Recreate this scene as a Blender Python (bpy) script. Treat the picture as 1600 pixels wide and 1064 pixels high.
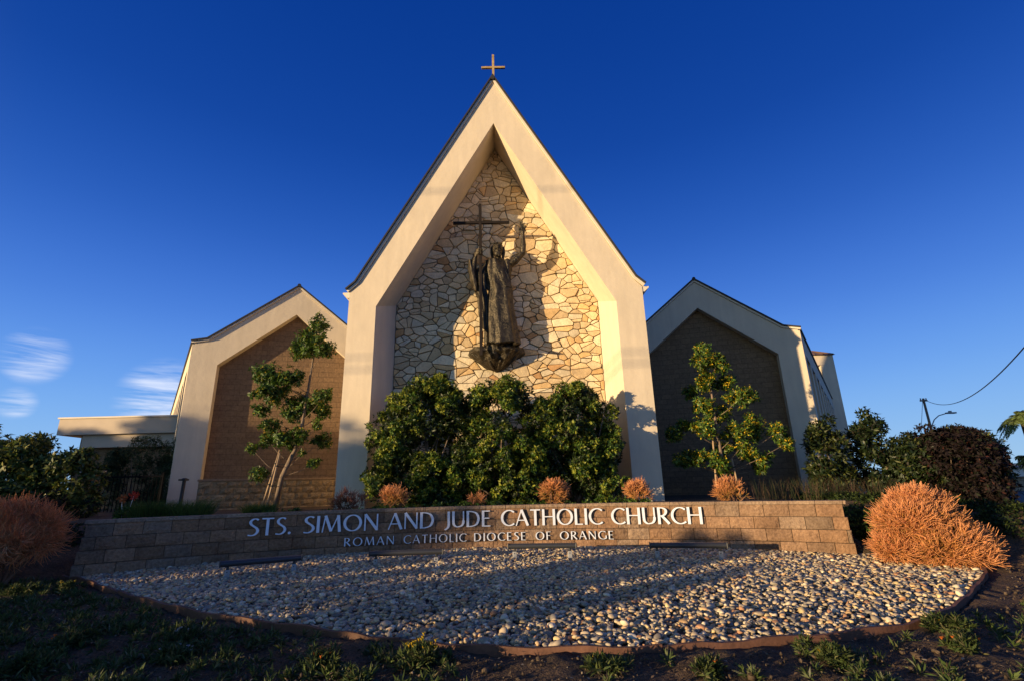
import bpy, math, random
import numpy as np
from mathutils import Vector, Matrix, noise as mnoise

# ------------------------------------------------------------------ scene, camera, sky, sun
scene = bpy.context.scene
for o in list(bpy.data.objects):
    bpy.data.objects.remove(o)
R_ = math.radians
rng = np.random.default_rng(7)
random.seed(7)

cam_d = bpy.data.cameras.new('camera')
cam = bpy.data.objects.new('camera', cam_d)
scene.collection.objects.link(cam)
scene.camera = cam
cam_d.sensor_fit = 'HORIZONTAL'
cam_d.sensor_width = 36.0
cam_d.lens = 36.0 * 770.0 / 1600.0
cam_d.clip_start = 0.05
cam_d.clip_end = 4000
PITCH, ROLL, YAW = 0.28764, 0.025605, 0.010343
def cam_dir(x, u):            # image-plane vector (right, up, forward 1) -> world
    c, s = math.cos(ROLL), math.sin(ROLL)
    X, U = c*x[0] + s*x[1], -s*x[0] + c*x[1]
    c, s = math.cos(PITCH), math.sin(PITCH)
    y, z = c*u - s*U, s*u + c*U
    c, s = math.cos(YAW), math.sin(YAW)
    return Vector((c*X + s*y, -s*X + c*y, z))
rx, ru, rf = cam_dir((1, 0), 0), cam_dir((0, 1), 0), cam_dir((0, 0), 1)
M = Matrix((rx, ru, -rf)).transposed().to_4x4()
M.translation = Vector((0.298, -14.0, 0.0))
cam.matrix_world = M

SUN_AZ, SUN_EL = R_(59.0), R_(5.2)     # azimuth off the facade normal, from the left
to_sun = Vector((-math.sin(SUN_AZ)*math.cos(SUN_EL), -math.cos(SUN_AZ)*math.cos(SUN_EL), math.sin(SUN_EL)))
world = bpy.data.worlds.new('World')
scene.world = world
world.use_nodes = True
wn, wl = world.node_tree.nodes, world.node_tree.links
wn.clear()
def WN(t, **k):
    n = wn.new(t)
    for a, b in k.items():
        setattr(n, a, b)
    return n
sky = WN('ShaderNodeTexSky', sky_type='NISHITA')
sky.sun_disc = False
sky.sun_elevation = SUN_EL
sky.sun_rotation = math.atan2(to_sun.x, to_sun.y)
sky.altitude = 0
sky.air_density = 1.0
sky.dust_density = 0.0
sky.ozone_density = 3.0
hsv = WN('ShaderNodeHueSaturation')
hsv.inputs['Saturation'].default_value = 0.85
hsv.inputs['Value'].default_value = 1.25
wl.new(sky.outputs[0], hsv.inputs['Color'])
# thin wispy clouds low on the left and faint ones on the right
tc = WN('ShaderNodeTexCoord')
def dirmask(center, sharp):
    vm = WN('ShaderNodeVectorMath', operation='DOT_PRODUCT')
    wl.new(tc.outputs['Generated'], vm.inputs[0])
    vm.inputs[1].default_value = Vector(center).normalized()
    mr = WN('ShaderNodeMapRange', interpolation_type='SMOOTHSTEP')
    wl.new(vm.outputs['Value'], mr.inputs['Value'])
    mr.inputs['From Min'].default_value = math.cos(sharp)
    mr.inputs['From Max'].default_value = 1.0
    return mr.outputs[0]
mp = WN('ShaderNodeMapping')
mp.inputs['Scale'].default_value = (4, 4, 36)
mp.inputs['Rotation'].default_value = (0.0, 0.12, 0)
wl.new(tc.outputs['Generated'], mp.inputs['Vector'])
nz = WN('ShaderNodeTexNoise')
nz.inputs['Scale'].default_value = 1.3
nz.inputs['Detail'].default_value = 9
nz.inputs['Roughness'].default_value = 0.6
nz.inputs['Distortion'].default_value = 0.5
wl.new(mp.outputs[0], nz.inputs['Vector'])
CLOUDS = [((-0.69, 0.70, 0.200), 0.045, 1.0), ((-0.70, 0.70, 0.131), 0.026, .9), ((-0.566, 0.81, 0.15), 0.075, 1.2)]
acc = None
for c, a, w in CLOUDS:
    mk = WN('ShaderNodeMath', operation='MULTIPLY')
    wl.new(dirmask(c, a), mk.inputs[0])
    mk.inputs[1].default_value = w
    if acc is None:
        acc = mk.outputs[0]
    else:
        ad = WN('ShaderNodeMath', operation='ADD')
        wl.new(acc, ad.inputs[0]); wl.new(mk.outputs[0], ad.inputs[1])
        acc = ad.outputs[0]
cr = WN('ShaderNodeMapRange')
wl.new(nz.outputs[0], cr.inputs['Value'])
cr.inputs['From Min'].default_value = 0.42
cr.inputs['From Max'].default_value = 0.72
ml = WN('ShaderNodeMath', operation='MULTIPLY', use_clamp=True)
wl.new(cr.outputs[0], ml.inputs[0]); wl.new(acc, ml.inputs[1])
# deep polarised blue on the side away from the sun
sx = WN('ShaderNodeSeparateXYZ'); wl.new(tc.outputs['Generated'], sx.inputs[0])
ramp = WN('ShaderNodeValToRGB')
els = ramp.color_ramp.elements
SKY = [(0.0, (0.36, 0.56, 0.76)), (0.08, (0.25, 0.48, 0.82)), (0.18, (0.14, 0.35, 0.82)), (0.30, (0.062, 0.20, 0.68)), (0.44, (0.020, 0.105, 0.48)), (0.60, (0.005, 0.055, 0.33)), (0.85, (0.0015, 0.032, 0.23))]
ramp.color_ramp.interpolation = 'B_SPLINE'
els[0].position, els[0].color = 0.0, (*[c for c in SKY[0][1]], 1)
els[1].position, els[1].color = SKY[1][0], (*SKY[1][1], 1)
for p, c in SKY[2:]:
    e_ = els.new(p); e_.color = (*c, 1)
wl.new(sx.outputs['Z'], ramp.inputs[0])
sc_ = WN('ShaderNodeVectorMath', operation='SCALE'); sc_.inputs['Scale'].default_value = 6.6
wl.new(ramp.outputs[0], sc_.inputs[0])
away = WN('ShaderNodeVectorMath', operation='DOT_PRODUCT')
wl.new(tc.outputs['Generated'], away.inputs[0]); away.inputs[1].default_value = (-math.sin(SUN_AZ), -math.cos(SUN_AZ), 0)
awm = WN('ShaderNodeMapRange', interpolation_type='SMOOTHSTEP')
awm.inputs['From Min'].default_value = 0.75; awm.inputs['From Max'].default_value = 0.25
awm.inputs['To Min'].default_value = 0.0; awm.inputs['To Max'].default_value = 1.0
wl.new(away.outputs['Value'], awm.inputs['Value'])
mb = WN('ShaderNodeMix', data_type='RGBA')
wl.new(awm.outputs[0], mb.inputs['Factor']); wl.new(hsv.outputs[0], mb.inputs['A']); wl.new(sc_.outputs[0], mb.inputs['B'])
mx = WN('ShaderNodeMix', data_type='RGBA')
wl.new(ml.outputs[0], mx.inputs['Factor'])
wl.new(mb.outputs['Result'], mx.inputs['A'])
mx.inputs['B'].default_value = (5.2, 5.6, 6.6, 1)
bg = WN('ShaderNodeBackground')
bg.inputs['Strength'].default_value = 0.105
wl.new(mx.outputs['Result'], bg.inputs['Color'])
wo = WN('ShaderNodeOutputWorld')
wl.new(bg.outputs[0], wo.inputs['Surface'])

sun_d = bpy.data.lights.new('sun', 'SUN')
sun_d.energy = 5.0
sun_d.angle = R_(0.53)
sun_d.color = (1.0, 0.73, 0.40)
sun = bpy.data.objects.new('sun', sun_d)
scene.collection.objects.link(sun)
sun.rotation_euler = (-to_sun).to_track_quat('-Z', 'Y').to_euler()
sun.location = (-30, -20, 20)

scene.view_settings.view_transform = 'Standard'
scene.view_settings.look = 'None'
scene.view_settings.exposure = 0.62
scene.view_settings.gamma = 1.0
scene.cycles.max_bounces = 6

# ------------------------------------------------------------------ helpers
col = scene.collection
def mat(name, base=(0.5, 0.5, 0.5), rough=0.8, attr=None, attr_gain=1.0, noise=None, bump=None, spec=0.3, metal=0.0, translucent=0.0, extra=None):
    m = bpy.data.materials.new(name)
    m.use_nodes = True
    n, l = m.node_tree.nodes, m.node_tree.links
    b = n['Principled BSDF']
    b.inputs['Roughness'].default_value = rough
    b.inputs['Metallic'].default_value = metal
    b.inputs['Specular IOR Level'].default_value = spec
    b.inputs['Base Color'].default_value = (*base, 1)
    src = None
    if attr:
        a = n.new('ShaderNodeAttribute'); a.attribute_name = attr
        src = a.outputs['Color']
    tcn = n.new('ShaderNodeTexCoord')
    if noise:                       # list of (scale, (r,g,b) tint A, tint B, detail)
        for sc, ca, cb, det in noise:
            t = n.new('ShaderNodeTexNoise')
            t.inputs['Scale'].default_value = sc if not isinstance(sc, tuple) else 1.0
            t.inputs['Detail'].default_value = det
            t.inputs['Roughness'].default_value = 0.6
            if isinstance(sc, tuple):
                mpn = n.new('ShaderNodeMapping'); mpn.inputs['Scale'].default_value = sc
                l.new(tcn.outputs['Object'], mpn.inputs['Vector']); l.new(mpn.outputs[0], t.inputs['Vector'])
            else:
                l.new(tcn.outputs['Object'], t.inputs['Vector'])
            r = n.new('ShaderNodeValToRGB')
            r.color_ramp.elements[0].position = 0.32; r.color_ramp.elements[0].color = (*ca, 1)
            r.color_ramp.elements[1].position = 0.68; r.color_ramp.elements[1].color = (*cb, 1)
            l.new(t.outputs[0], r.inputs[0])
            mm = n.new('ShaderNodeMix'); mm.data_type = 'RGBA'; mm.blend_type = 'MULTIPLY'
            mm.inputs['Factor'].default_value = 1.0
            if src is None:
                mm.inputs['A'].default_value = (*base, 1)
            else:
                l.new(src, mm.inputs['A'])
            l.new(r.outputs[0], mm.inputs['B'])
            src = mm.outputs['Result']
    if src is not None:
        l.new(src, b.inputs['Base Color'])
    if bump:                        # list of (scale, distance)
        prev = None
        for sc, dist in bump:
            t = n.new('ShaderNodeTexNoise'); t.inputs['Scale'].default_value = sc
            t.inputs['Detail'].default_value = 6
            l.new(tcn.outputs['Object'], t.inputs['Vector'])
            bp = n.new('ShaderNodeBump'); bp.inputs['Distance'].default_value = dist
            bp.inputs['Strength'].default_value = 1.0
            l.new(t.outputs[0], bp.inputs['Height'])
            if prev: l.new(prev, bp.inputs['Normal'])
            prev = bp.outputs[0]
        l.new(prev, b.inputs['Normal'])
    if translucent:
        tr = n.new('ShaderNodeBsdfTranslucent')
        if src is not None: l.new(src, tr.inputs['Color'])
        else: tr.inputs['Color'].default_value = (*base, 1)
        ms = n.new('ShaderNodeMixShader'); ms.inputs[0].default_value = translucent
        l.new(b.outputs[0], ms.inputs[1]); l.new(tr.outputs[0], ms.inputs[2])
        l.new(ms.outputs[0], n['Material Output'].inputs['Surface'])
    return m

def link(name, me, mats, parent=None, smooth=False):
    if not isinstance(mats, (list, tuple)): mats = [mats]
    for m in mats: me.materials.append(m)
    o = bpy.data.objects.new(name, me)
    col.objects.link(o)
    if parent: o.parent = parent
    if smooth: me.shade_smooth()
    return o

def np_mesh(name, verts, faces, colors=None):
    """verts (N,3); faces (F,k) all same k"""
    me = bpy.data.meshes.new(name)
    v = np.asarray(verts, dtype=np.float32); f = np.asarray(faces, dtype=np.int32)
    me.vertices.add(len(v)); me.vertices.foreach_set('co', v.ravel())
    k = f.shape[1]
    me.loops.add(f.size); me.loops.foreach_set('vertex_index', f.ravel())
    me.polygons.add(len(f)); me.polygons.foreach_set('loop_start', np.arange(0, f.size, k, dtype=np.int32))
    me.update(calc_edges=True)
    if colors is not None:
        a = me.attributes.new('Col', 'FLOAT_COLOR', 'POINT')
        c = np.ones((len(v), 4), dtype=np.float32); c[:, :3] = colors
        a.data.foreach_set('color', c.ravel())
    return me

class MB:
    """collects polygons of any kind; build() links ONE mesh object"""
    def __init__(s): s.v = []; s.f = []; s.c = []; s.mi = []; s.cur = (1, 1, 1); s.m = 0
    def add(s, vs, fs):
        o = len(s.v)
        s.v += [tuple(x) for x in vs]; s.c += [s.cur]*len(vs)
        s.f += [tuple(i+o for i in f) for f in fs]; s.mi += [s.m]*len(fs)
    def box(s, x0, x1, y0, y1, z0, z1, xf=None):
        vs = [(x, y, z) for z in (z0, z1) for y in (y0, y1) for x in (x0, x1)]
        if xf: vs = [xf(*p) for p in vs]
        s.add(vs, [(0, 2, 3, 1), (4, 5, 7, 6), (0, 1, 5, 4), (2, 6, 7, 3), (0, 4, 6, 2), (1, 3, 7, 5)])
    def prism(s, poly, y0, y1, xf=None):
        """poly of (x,z) counter-clockwise seen from -y, extruded y0..y1"""
        n = len(poly)
        vs = [(x, y0, z) for x, z in poly] + [(x, y1, z) for x, z in poly]
        if xf: vs = [xf(*p) for p in vs]
        s.add(vs, [tuple(range(n)), tuple(range(2*n-1, n-1, -1))] + [(i, i+n, (i+1) % n + n, (i+1) % n) for i in range(n)])
    def strip(s, a, b, y0, y1):
        """band between polylines a and b (same length, (x,z)), extruded y0..y1"""
        for i in range(len(a)-1):
            s.prism([a[i], a[i+1], b[i+1], b[i]], y0, y1)
    def tube(s, pts, rad, k=8, cap=True):
        pts = [Vector(p) for p in pts]
        rad = rad if isinstance(rad, (list, tuple)) else [rad]*len(pts)
        rings = []
        up = Vector((0.13, 0.21, 1)).normalized()
        for i, p in enumerate(pts):
            d = (pts[min(i+1, len(pts)-1)] - pts[max(i-1, 0)]).normalized()
            a = d.cross(up)
            if a.length < 0.05: a = d.cross(Vector((1, 0.1, 0)))
            a.normalize(); b = d.cross(a)
            rings.append([p + (a*math.cos(t) + b*math.sin(t))*rad[i] for t in [2*math.pi*j/k for j in range(k)]])
        vs = [q for r in rings for q in r]
        fs = [(i*k+j, i*k+(j+1) % k, (i+1)*k+(j+1) % k, (i+1)*k+j) for i in range(len(pts)-1) for j in range(k)]
        if cap: fs += [tuple(range(k-1, -1, -1)), tuple(range((len(pts)-1)*k, len(pts)*k))]
        s.add(vs, fs)
    def build(s, name, mats, parent=None, smooth=False, bevel=0):
        me = bpy.data.meshes.new(name)
        me.from_pydata(s.v, [], s.f)
        if not isinstance(mats, (list, tuple)): mats = [mats]
        a = me.attributes.new('Col', 'FLOAT_COLOR', 'POINT')
        c = np.ones((len(s.v), 4), dtype=np.float32); c[:, :3] = np.array(s.c, dtype=np.float32).reshape(-1, 3)
        a.data.foreach_set('color', c.ravel())
        me.polygons.foreach_set('material_index', s.mi)
        o = link(name, me, mats, parent, smooth)
        import bmesh
        bm = bmesh.new(); bm.from_mesh(me); bmesh.ops.recalc_face_normals(bm, faces=bm.faces); bm.to_mesh(me); bm.free()
        if smooth: me.shade_smooth()
        if bevel:
            md = o.modifiers.new('bevel', 'BEVEL'); md.width = bevel; md.segments = 2; md.limit_method = 'ANGLE'; md.angle_limit = R_(50)
        return o

def thing(name, label, cat, loc=(0, 0, 0), rotz=0, group=None):
    o = bpy.data.objects.new(name, None); col.objects.link(o)
    o.empty_display_size = 0.3
    o.location = loc; o.rotation_euler = (0, 0, rotz)
    o['label'] = label; o['category'] = cat
    if group: o['group'] = group
    return o
def tag(o, label=None, cat=None, group=None, kind=None):
    if label: o['label'] = label
    if cat: o['category'] = cat
    if group: o['group'] = group
    if kind: o['kind'] = kind
    return o

def smooth01(t): t = np.clip(t, 0, 1); return t*t*(3-2*t)

# ------------------------------------------------------------------ the ground
WCX, WCY, WR = -0.3, -14.5, 11.1          # the sign wall stands on an arc about this centre
def front_z(y): return -1.2 + 0.036*(np.maximum(y, -40) + 4)*(y < -4)
def ground_z(x, y):
    x = np.asarray(x, float); y = np.asarray(y, float)
    f = front_z(y)
    d = np.hypot(x-WCX, y-WCY)
    inside = smooth01((d-11.2)/0.14)
    soft = smooth01((d-11.0)/2.6)
    e = smooth01((np.abs(x+0.1)-5.75)/0.7)
    t = inside*(1-e) + soft*e
    t = np.where(y < -9, 0, t)
    back = np.full_like(f, -0.47)
    z = f + (back-f)*t
    # falls away towards the street on the right
    r = smooth01((x-7.3 - 0.10*np.maximum(-y, 0))/6.2)
    z = z + (-1.62 - z)*r
    return z
def axis(segs):
    out = []
    for a, b, st in segs:
        out += list(np.arange(a, b, st))
    return np.array(out + [segs[-1][1]])
gx = axis([(-1500, -100, 140), (-100, -20, 8), (-20, -8, 0.6), (-8, 8.4, 0.07), (8.4, 20, 0.6), (20, 100, 8), (100, 1500, 140)])
gy = axis([(-1500, -100, 140), (-100, -20, 8), (-20, -13, 0.5), (-13, -2.4, 0.07), (-2.4, 8, 0.5), (8, 60, 5), (60, 1500, 120)])
X, Y = np.meshgrid(gx, gy)
Z = ground_z(X, Y)
near = (np.abs(X) < 10) & (Y > -13) & (Y < -2)
XY = np.stack([X[near], Y[near]], 1)
dz = np.array([0.055*mnoise.noise((a*1.3, b*1.3, 0.3)) + 0.035*mnoise.noise((a*5, b*5, 3.3)) + 0.03*mnoise.noise((a*9, b*9, 9.1)) for a, b in XY])
bed0 = np.array([(-6.95, -5.35), (-6.35, -5.63), (-5.43, -6.33), (-4.3, -7.1), (-3.06, -7.85), (-1.76, -8.44), (-0.9, -8.84), (0.06, -9.14), (1.36, -9.25), (2.5, -9.15), (3.97, -8.85), (5.03, -8.21), (5.93, -7.46), (6.7, -6.75), (6.95, -6.2), (6.8, -5.6), (5.9, -5.3), (3.8, -4.2), (1, -3.5), (-2, -3.6), (-4.8, -4.5)])
def inside(px, py, poly):
    r = np.zeros(len(px), bool); j = len(poly)-1
    for i in range(len(poly)):
        xi_, yi_ = poly[i]; xj, yj = poly[j]
        c = ((yi_ > py) != (yj > py)) & (px < (xj-xi_)*(py-yi_)/(yj-yi_+1e-12)+xi_)
        r ^= c; j = i
    return r
ib = inside(XY[:, 0], XY[:, 1], bed0)
dz = np.where(ib, -0.06, dz*0.8+0.012*(XY[:, 1] < -5))
Z[near] += dz
nx_, ny_ = len(gx), len(gy)
idx = np.arange(nx_*ny_).reshape(ny_, nx_)
F = np.stack([idx[:-1, :-1].ravel(), idx[:-1, 1:].ravel(), idx[1:, 1:].ravel(), idx[1:, :-1].ravel()], 1)
soil_m = mat('soil', (0.105, 0.073, 0.047), 0.95, noise=[(2.2, (0.55, 0.55, 0.5), (1.3, 1.2, 1.1), 6), (38, (0.5, 0.5, 0.5), (1.5, 1.45, 1.4), 4)],
             bump=[(18, 0.05), (70, 0.02)])
go = link('ground', np_mesh('ground', np.stack([X.ravel(), Y.ravel(), Z.ravel()], 1), F), soil_m, smooth=True)
tag(go, 'dark bare soil of the planting beds in front of and behind the sign wall', 'ground', kind='structure')

# road on the right
asphalt = mat('asphalt', (0.05, 0.052, 0.058), 0.85, noise=[(6, (0.8, 0.8, 0.8), (1.2, 1.2, 1.2), 5), (120, (0.7, 0.7, 0.7), (1.3, 1.3, 1.3), 3)])
white_paint = mat('road_paint', (0.7, 0.7, 0.68), 0.7)
concrete = mat('concrete', (0.42, 0.39, 0.34), 0.85, noise=[(4, (0.8, 0.8, 0.8), (1.1, 1.1, 1.1), 5)], bump=[(60, 0.004)])
def flat_poly(name, pts, z, m, label, cat):
    b = MB(); b.add([(x, y, z) for x, y in pts], [tuple(range(len(pts)))])
    return tag(b.build(name, m), label, cat, kind='structure')
flat_poly('road', [(17.2, -60), (120, -60), (120, 34), (60, 34), (30, 34), (26, 30), (22.4, 10), (20, 4)], -1.5, asphalt, 'blue grey asphalt street at the right edge', 'road')
b = MB()
edge = [(17.2, -60), (20, 4), (22.4, 10), (26, 30), (27.5, 34)]
for (x0, y0), (x1, y1) in zip(edge[:-1], edge[1:]):
    b.add([(x0-.16, y0, -1.75), (x0-.02, y0, -1.75), (x1-.02, y1, -1.75), (x1-.16, y1, -1.75),
           (x0-.16, y0, -1.36), (x0-.02, y0, -1.36), (x1-.02, y1, -1.36), (x1-.16, y1, -1.36)],
          [(0, 1, 5, 4), (1, 2, 6, 5), (2, 3, 7, 6), (3, 0, 4, 7), (4, 5, 6, 7)])
tag(b.build('kerb', concrete), 'concrete kerb along the near side of the street', 'kerb', kind='structure')
b = MB()
for k in range(26):
    for off in (0, 3.6, 7.4):
        x = 24 + k*3.4; y = 10.5 + off + 0.05*k
        b.box(x, x+0.9, y, y+0.22, -1.497, -1.494)
tag(b.build('lane_markings', white_paint), 'small white lane marks on the street', 'lane marking', kind='structure')

# ------------------------------------------------------------------ materials of the church
stucco = mat('stucco', (0.70, 0.595, 0.445), 0.92, spec=0.15, noise=[(0.9, (0.93, 0.93, 0.94), (1.04, 1.03, 1.02), 6), ((4.0, 4.0, 0.45), (0.93, 0.925, 0.92), (1.035, 1.035, 1.035), 6)],
             bump=[(60, 0.0025), (5, 0.008)])
stucco_trim = mat('painted_trim', (0.74, 0.65, 0.52), 0.6, noise=[(3, (0.93, 0.93, 0.93), (1.04, 1.04, 1.04), 3)])
roof_m = mat('roof_metal', (0.035, 0.034, 0.036), 0.55, noise=[(5, (0.8, 0.8, 0.8), (1.2, 1.2, 1.2), 3)])
mortar = mat('mortar', (0.13, 0.105, 0.075), 0.95, bump=[(40, 0.01)])
stone_m = mat('flagstone', attr='Col', rough=0.85, noise=[(3.5, (0.84, 0.80, 0.75), (1.12, 1.08, 1.02), 6), (22, (0.86, 0.85, 0.84), (1.1, 1.1, 1.1), 5)],
              bump=[(9, 0.022), (45, 0.006)], spec=0.2)
glass_dark = mat('dark_glass', (0.02, 0.025, 0.03), 0.15, spec=0.6)

def brick_mat(name, c1, c2, mort, bw=0.4, bh=0.2033, gap=0.009, rough=0.9, bumpd=0.012):
    m = bpy.data.materials.new(name); m.use_nodes = True
    n, l = m.node_tree.nodes, m.node_tree.links
    b_ = n['Principled BSDF']; b_.inputs['Roughness'].default_value = rough; b_.inputs['Specular IOR Level'].default_value = 0.2
    t = n.new('ShaderNodeTexCoord'); sp = n.new('ShaderNodeSeparateXYZ'); cb = n.new('ShaderNodeCombineXYZ')
    l.new(t.outputs['Object'], sp.inputs[0]); l.new(sp.outputs['X'], cb.inputs['X']); l.new(sp.outputs['Z'], cb.inputs['Y'])
    br = n.new('ShaderNodeTexBrick')
    br.inputs['Scale'].default_value = 1.0
    br.inputs['Brick Width'].default_value = bw; br.inputs['Row Height'].default_value = bh
    br.inputs['Mortar Size'].default_value = gap; br.inputs['Mortar Smooth'].default_value = 0.3
    br.inputs['Color1'].default_value = (*c1, 1); br.inputs['Color2'].default_value = (*c2, 1); br.inputs['Mortar'].default_value = (*mort, 1)
    l.new(cb.outputs[0], br.inputs['Vector'])
    nz1 = n.new('ShaderNodeTexNoise'); nz1.inputs['Scale'].default_value = 16; nz1.inputs['Detail'].default_value = 8
    l.new(t.outputs['Object'], nz1.inputs['Vector'])
    r = n.new('ShaderNodeValToRGB')
    r.color_ramp.elements[0].position = .3; r.color_ramp.elements[0].color = (.8, .8, .8, 1)
    r.color_ramp.elements[1].position = .7; r.color_ramp.elements[1].color = (1.18, 1.18, 1.18, 1)
    l.new(nz1.outputs[0], r.inputs[0])
    mm = n.new('ShaderNodeMix'); mm.data_type = 'RGBA'; mm.blend_type = 'MULTIPLY'; mm.inputs['Factor'].default_value = 1
    l.new(br.outputs['Color'], mm.inputs['A']); l.new(r.outputs[0], mm.inputs['B'])
    l.new(mm.outputs['Result'], b_.inputs['Base Color'])
    b1 = n.new('ShaderNodeBump'); b1.inputs['Distance'].default_value = bumpd; b1.invert = True
    l.new(br.outputs['Fac'], b1.inputs['Height'])
    b2 = n.new('ShaderNodeBump'); b2.inputs['Distance'].default_value = bumpd*2.0
    nz2 = n.new('ShaderNodeTexNoise'); nz2.inputs['Scale'].default_value = 14; nz2.inputs['Detail'].default_value = 8
    l.new(t.outputs['Object'], nz2.inputs['Vector'])
    l.new(nz2.outputs[0], b2.inputs['Height']); l.new(b1.outputs[0], b2.inputs['Normal'])
    l.new(b2.outputs[0], b_.inputs['Normal'])
    return m
brick_brown = brick_mat('brown_block', (0.245, 0.155, 0.085), (0.205, 0.13, 0.073), (0.145, 0.095, 0.057), bumpd=0.007)

# ------------------------------------------------------------------ the church
church = thing('church', 'cream stucco church with three steep gables, the tall middle one framing a flagstone niche', 'church')
BASE = -1.75
w, ze, we, zk, za = 4.468, 5.767, 4.214, 6.028, 13.585
wi, zi, zia = 3.643, 5.305, 11.862
wb, zb, zab, DEP = 3.348, 5.836, 11.861, 1.40

outer = [(-w, BASE), (-w, ze), (-we, zk), (0, za), (we, zk), (w, ze), (w, BASE)]
inner = [(-wi, BASE), (-wi, zi), (0, zia), (wi, zi), (wi, BASE)]
back_ = [(-wb, BASE), (-wb, zb), (0, zab), (wb, zb), (wb, BASE)]
b = MB()
V = lambda p, y: (p[0], y, p[1])
# front face in pieces
front = [(outer[0], outer[1], inner[1], inner[0]), (outer[1], outer[2], inner[1]), (outer[2], outer[3], inner[2], inner[1]),
         (outer[3], outer[4], inner[3], inner[2]), (outer[4], outer[5], inner[3]), (outer[5], outer[6], inner[4], inner[3])]
for poly in front:
    b.add([V(p, 0) for p in poly], [tuple(range(len(poly)))])
for i in range(4):     # funnel reveals
    b.add([V(inner[i], 0), V(inner[i+1], 0), V(back_[i+1], DEP), V(back_[i], DEP)], [(0, 1, 2, 3)])
for i in range(6):     # outside faces running back
    b.add([V(outer[i], 0), V(outer[i+1], 0), V(outer[i+1], 6), V(outer[i], 6)], [(0, 1, 2, 3)])
b.add([V(p, 6) for p in outer], [tuple(range(7))])
b.build('gable_frame', stucco, church)

def offset_path(path, d):
    out = []
    for i, p in enumerate(path):
        ns = []
        for a, c in ((i-1, i), (i, i+1)):
            if a < 0 or c >= len(path): continue
            dx, dz_ = path[c][0]-path[a][0], path[c][1]-path[a][1]
            L = math.hypot(dx, dz_); ns.append((-dz_/L, dx/L))
        nx0 = sum(q[0] for q in ns)/len(ns); nz0 = sum(q[1] for q in ns)/len(ns)
        k = nx0*nx0+nz0*nz0
        out.append((p[0]+d*nx0/k, p[1]+d*nz0/k))
    return out
def gable_trim(path, depth, root, yb=0.0):
    """fascia board and thin metal roof following the rake; path left tip -> apex -> right tip"""
    b = MB(); b.strip(offset_path(path, 0.012), offset_path(path, 0.085), yb-0.05, yb+0.6); f = b.build('rake_trim', stucco_trim, root)
    b = MB(); b.strip(offset_path(path, 0.089), offset_path(path, 0.135), yb-0.11, depth); r = b.build('roof', roof_m, root)
    return f, r
gable_trim([(-w-.03, ze+.0), (-we, zk), (0, za), (we, zk), (w+.03, ze+.0)], 6.1, church)
b = MB(); b.prism([(-4.3, BASE), (4.3, BASE), (4.3, 5.2), (0, 9.1), (-4.3, 5.2)], 6.002, 30); b.build('nave', stucco, church)
b = MB(); b.strip(offset_path([(-4.5, 5.1), (0, 9.12), (4.5, 5.1)], .01), offset_path([(-4.5, 5.1), (0, 9.12), (4.5, 5.1)], .09), 6.12, 30.2); b.build('nave_roof', roof_m, church)
# ridge cap
b = MB(); b.tube([(0, -0.12, za+0.10), (0, 6.1, za+0.10)], 0.075, 8); b.build('ridge_cap', roof_m, church)
for s in (-1, 1):      # eaves gutters
    b = MB(); g0, g1 = s*(w+0.004), s*(w+0.21)
    x0, x1 = min(g0, g1), max(g0, g1)
    xo, xi = (x0, x1) if s < 0 else (x1, x0)
    b.prism([(xi, ze-0.16), (xo*0.3+xi*0.7, ze-0.16), (xo, ze-0.03), (xo, ze+0.01), (xi, ze+0.01)] if s > 0 else [(xi, ze+0.01), (xo, ze+0.01), (xo, ze-0.03), (xo*0.3+xi*0.7, ze-0.16), (xi, ze-0.16)], 0.02, 5.9)
    b.build('gutter', stucco_trim, church)

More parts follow.
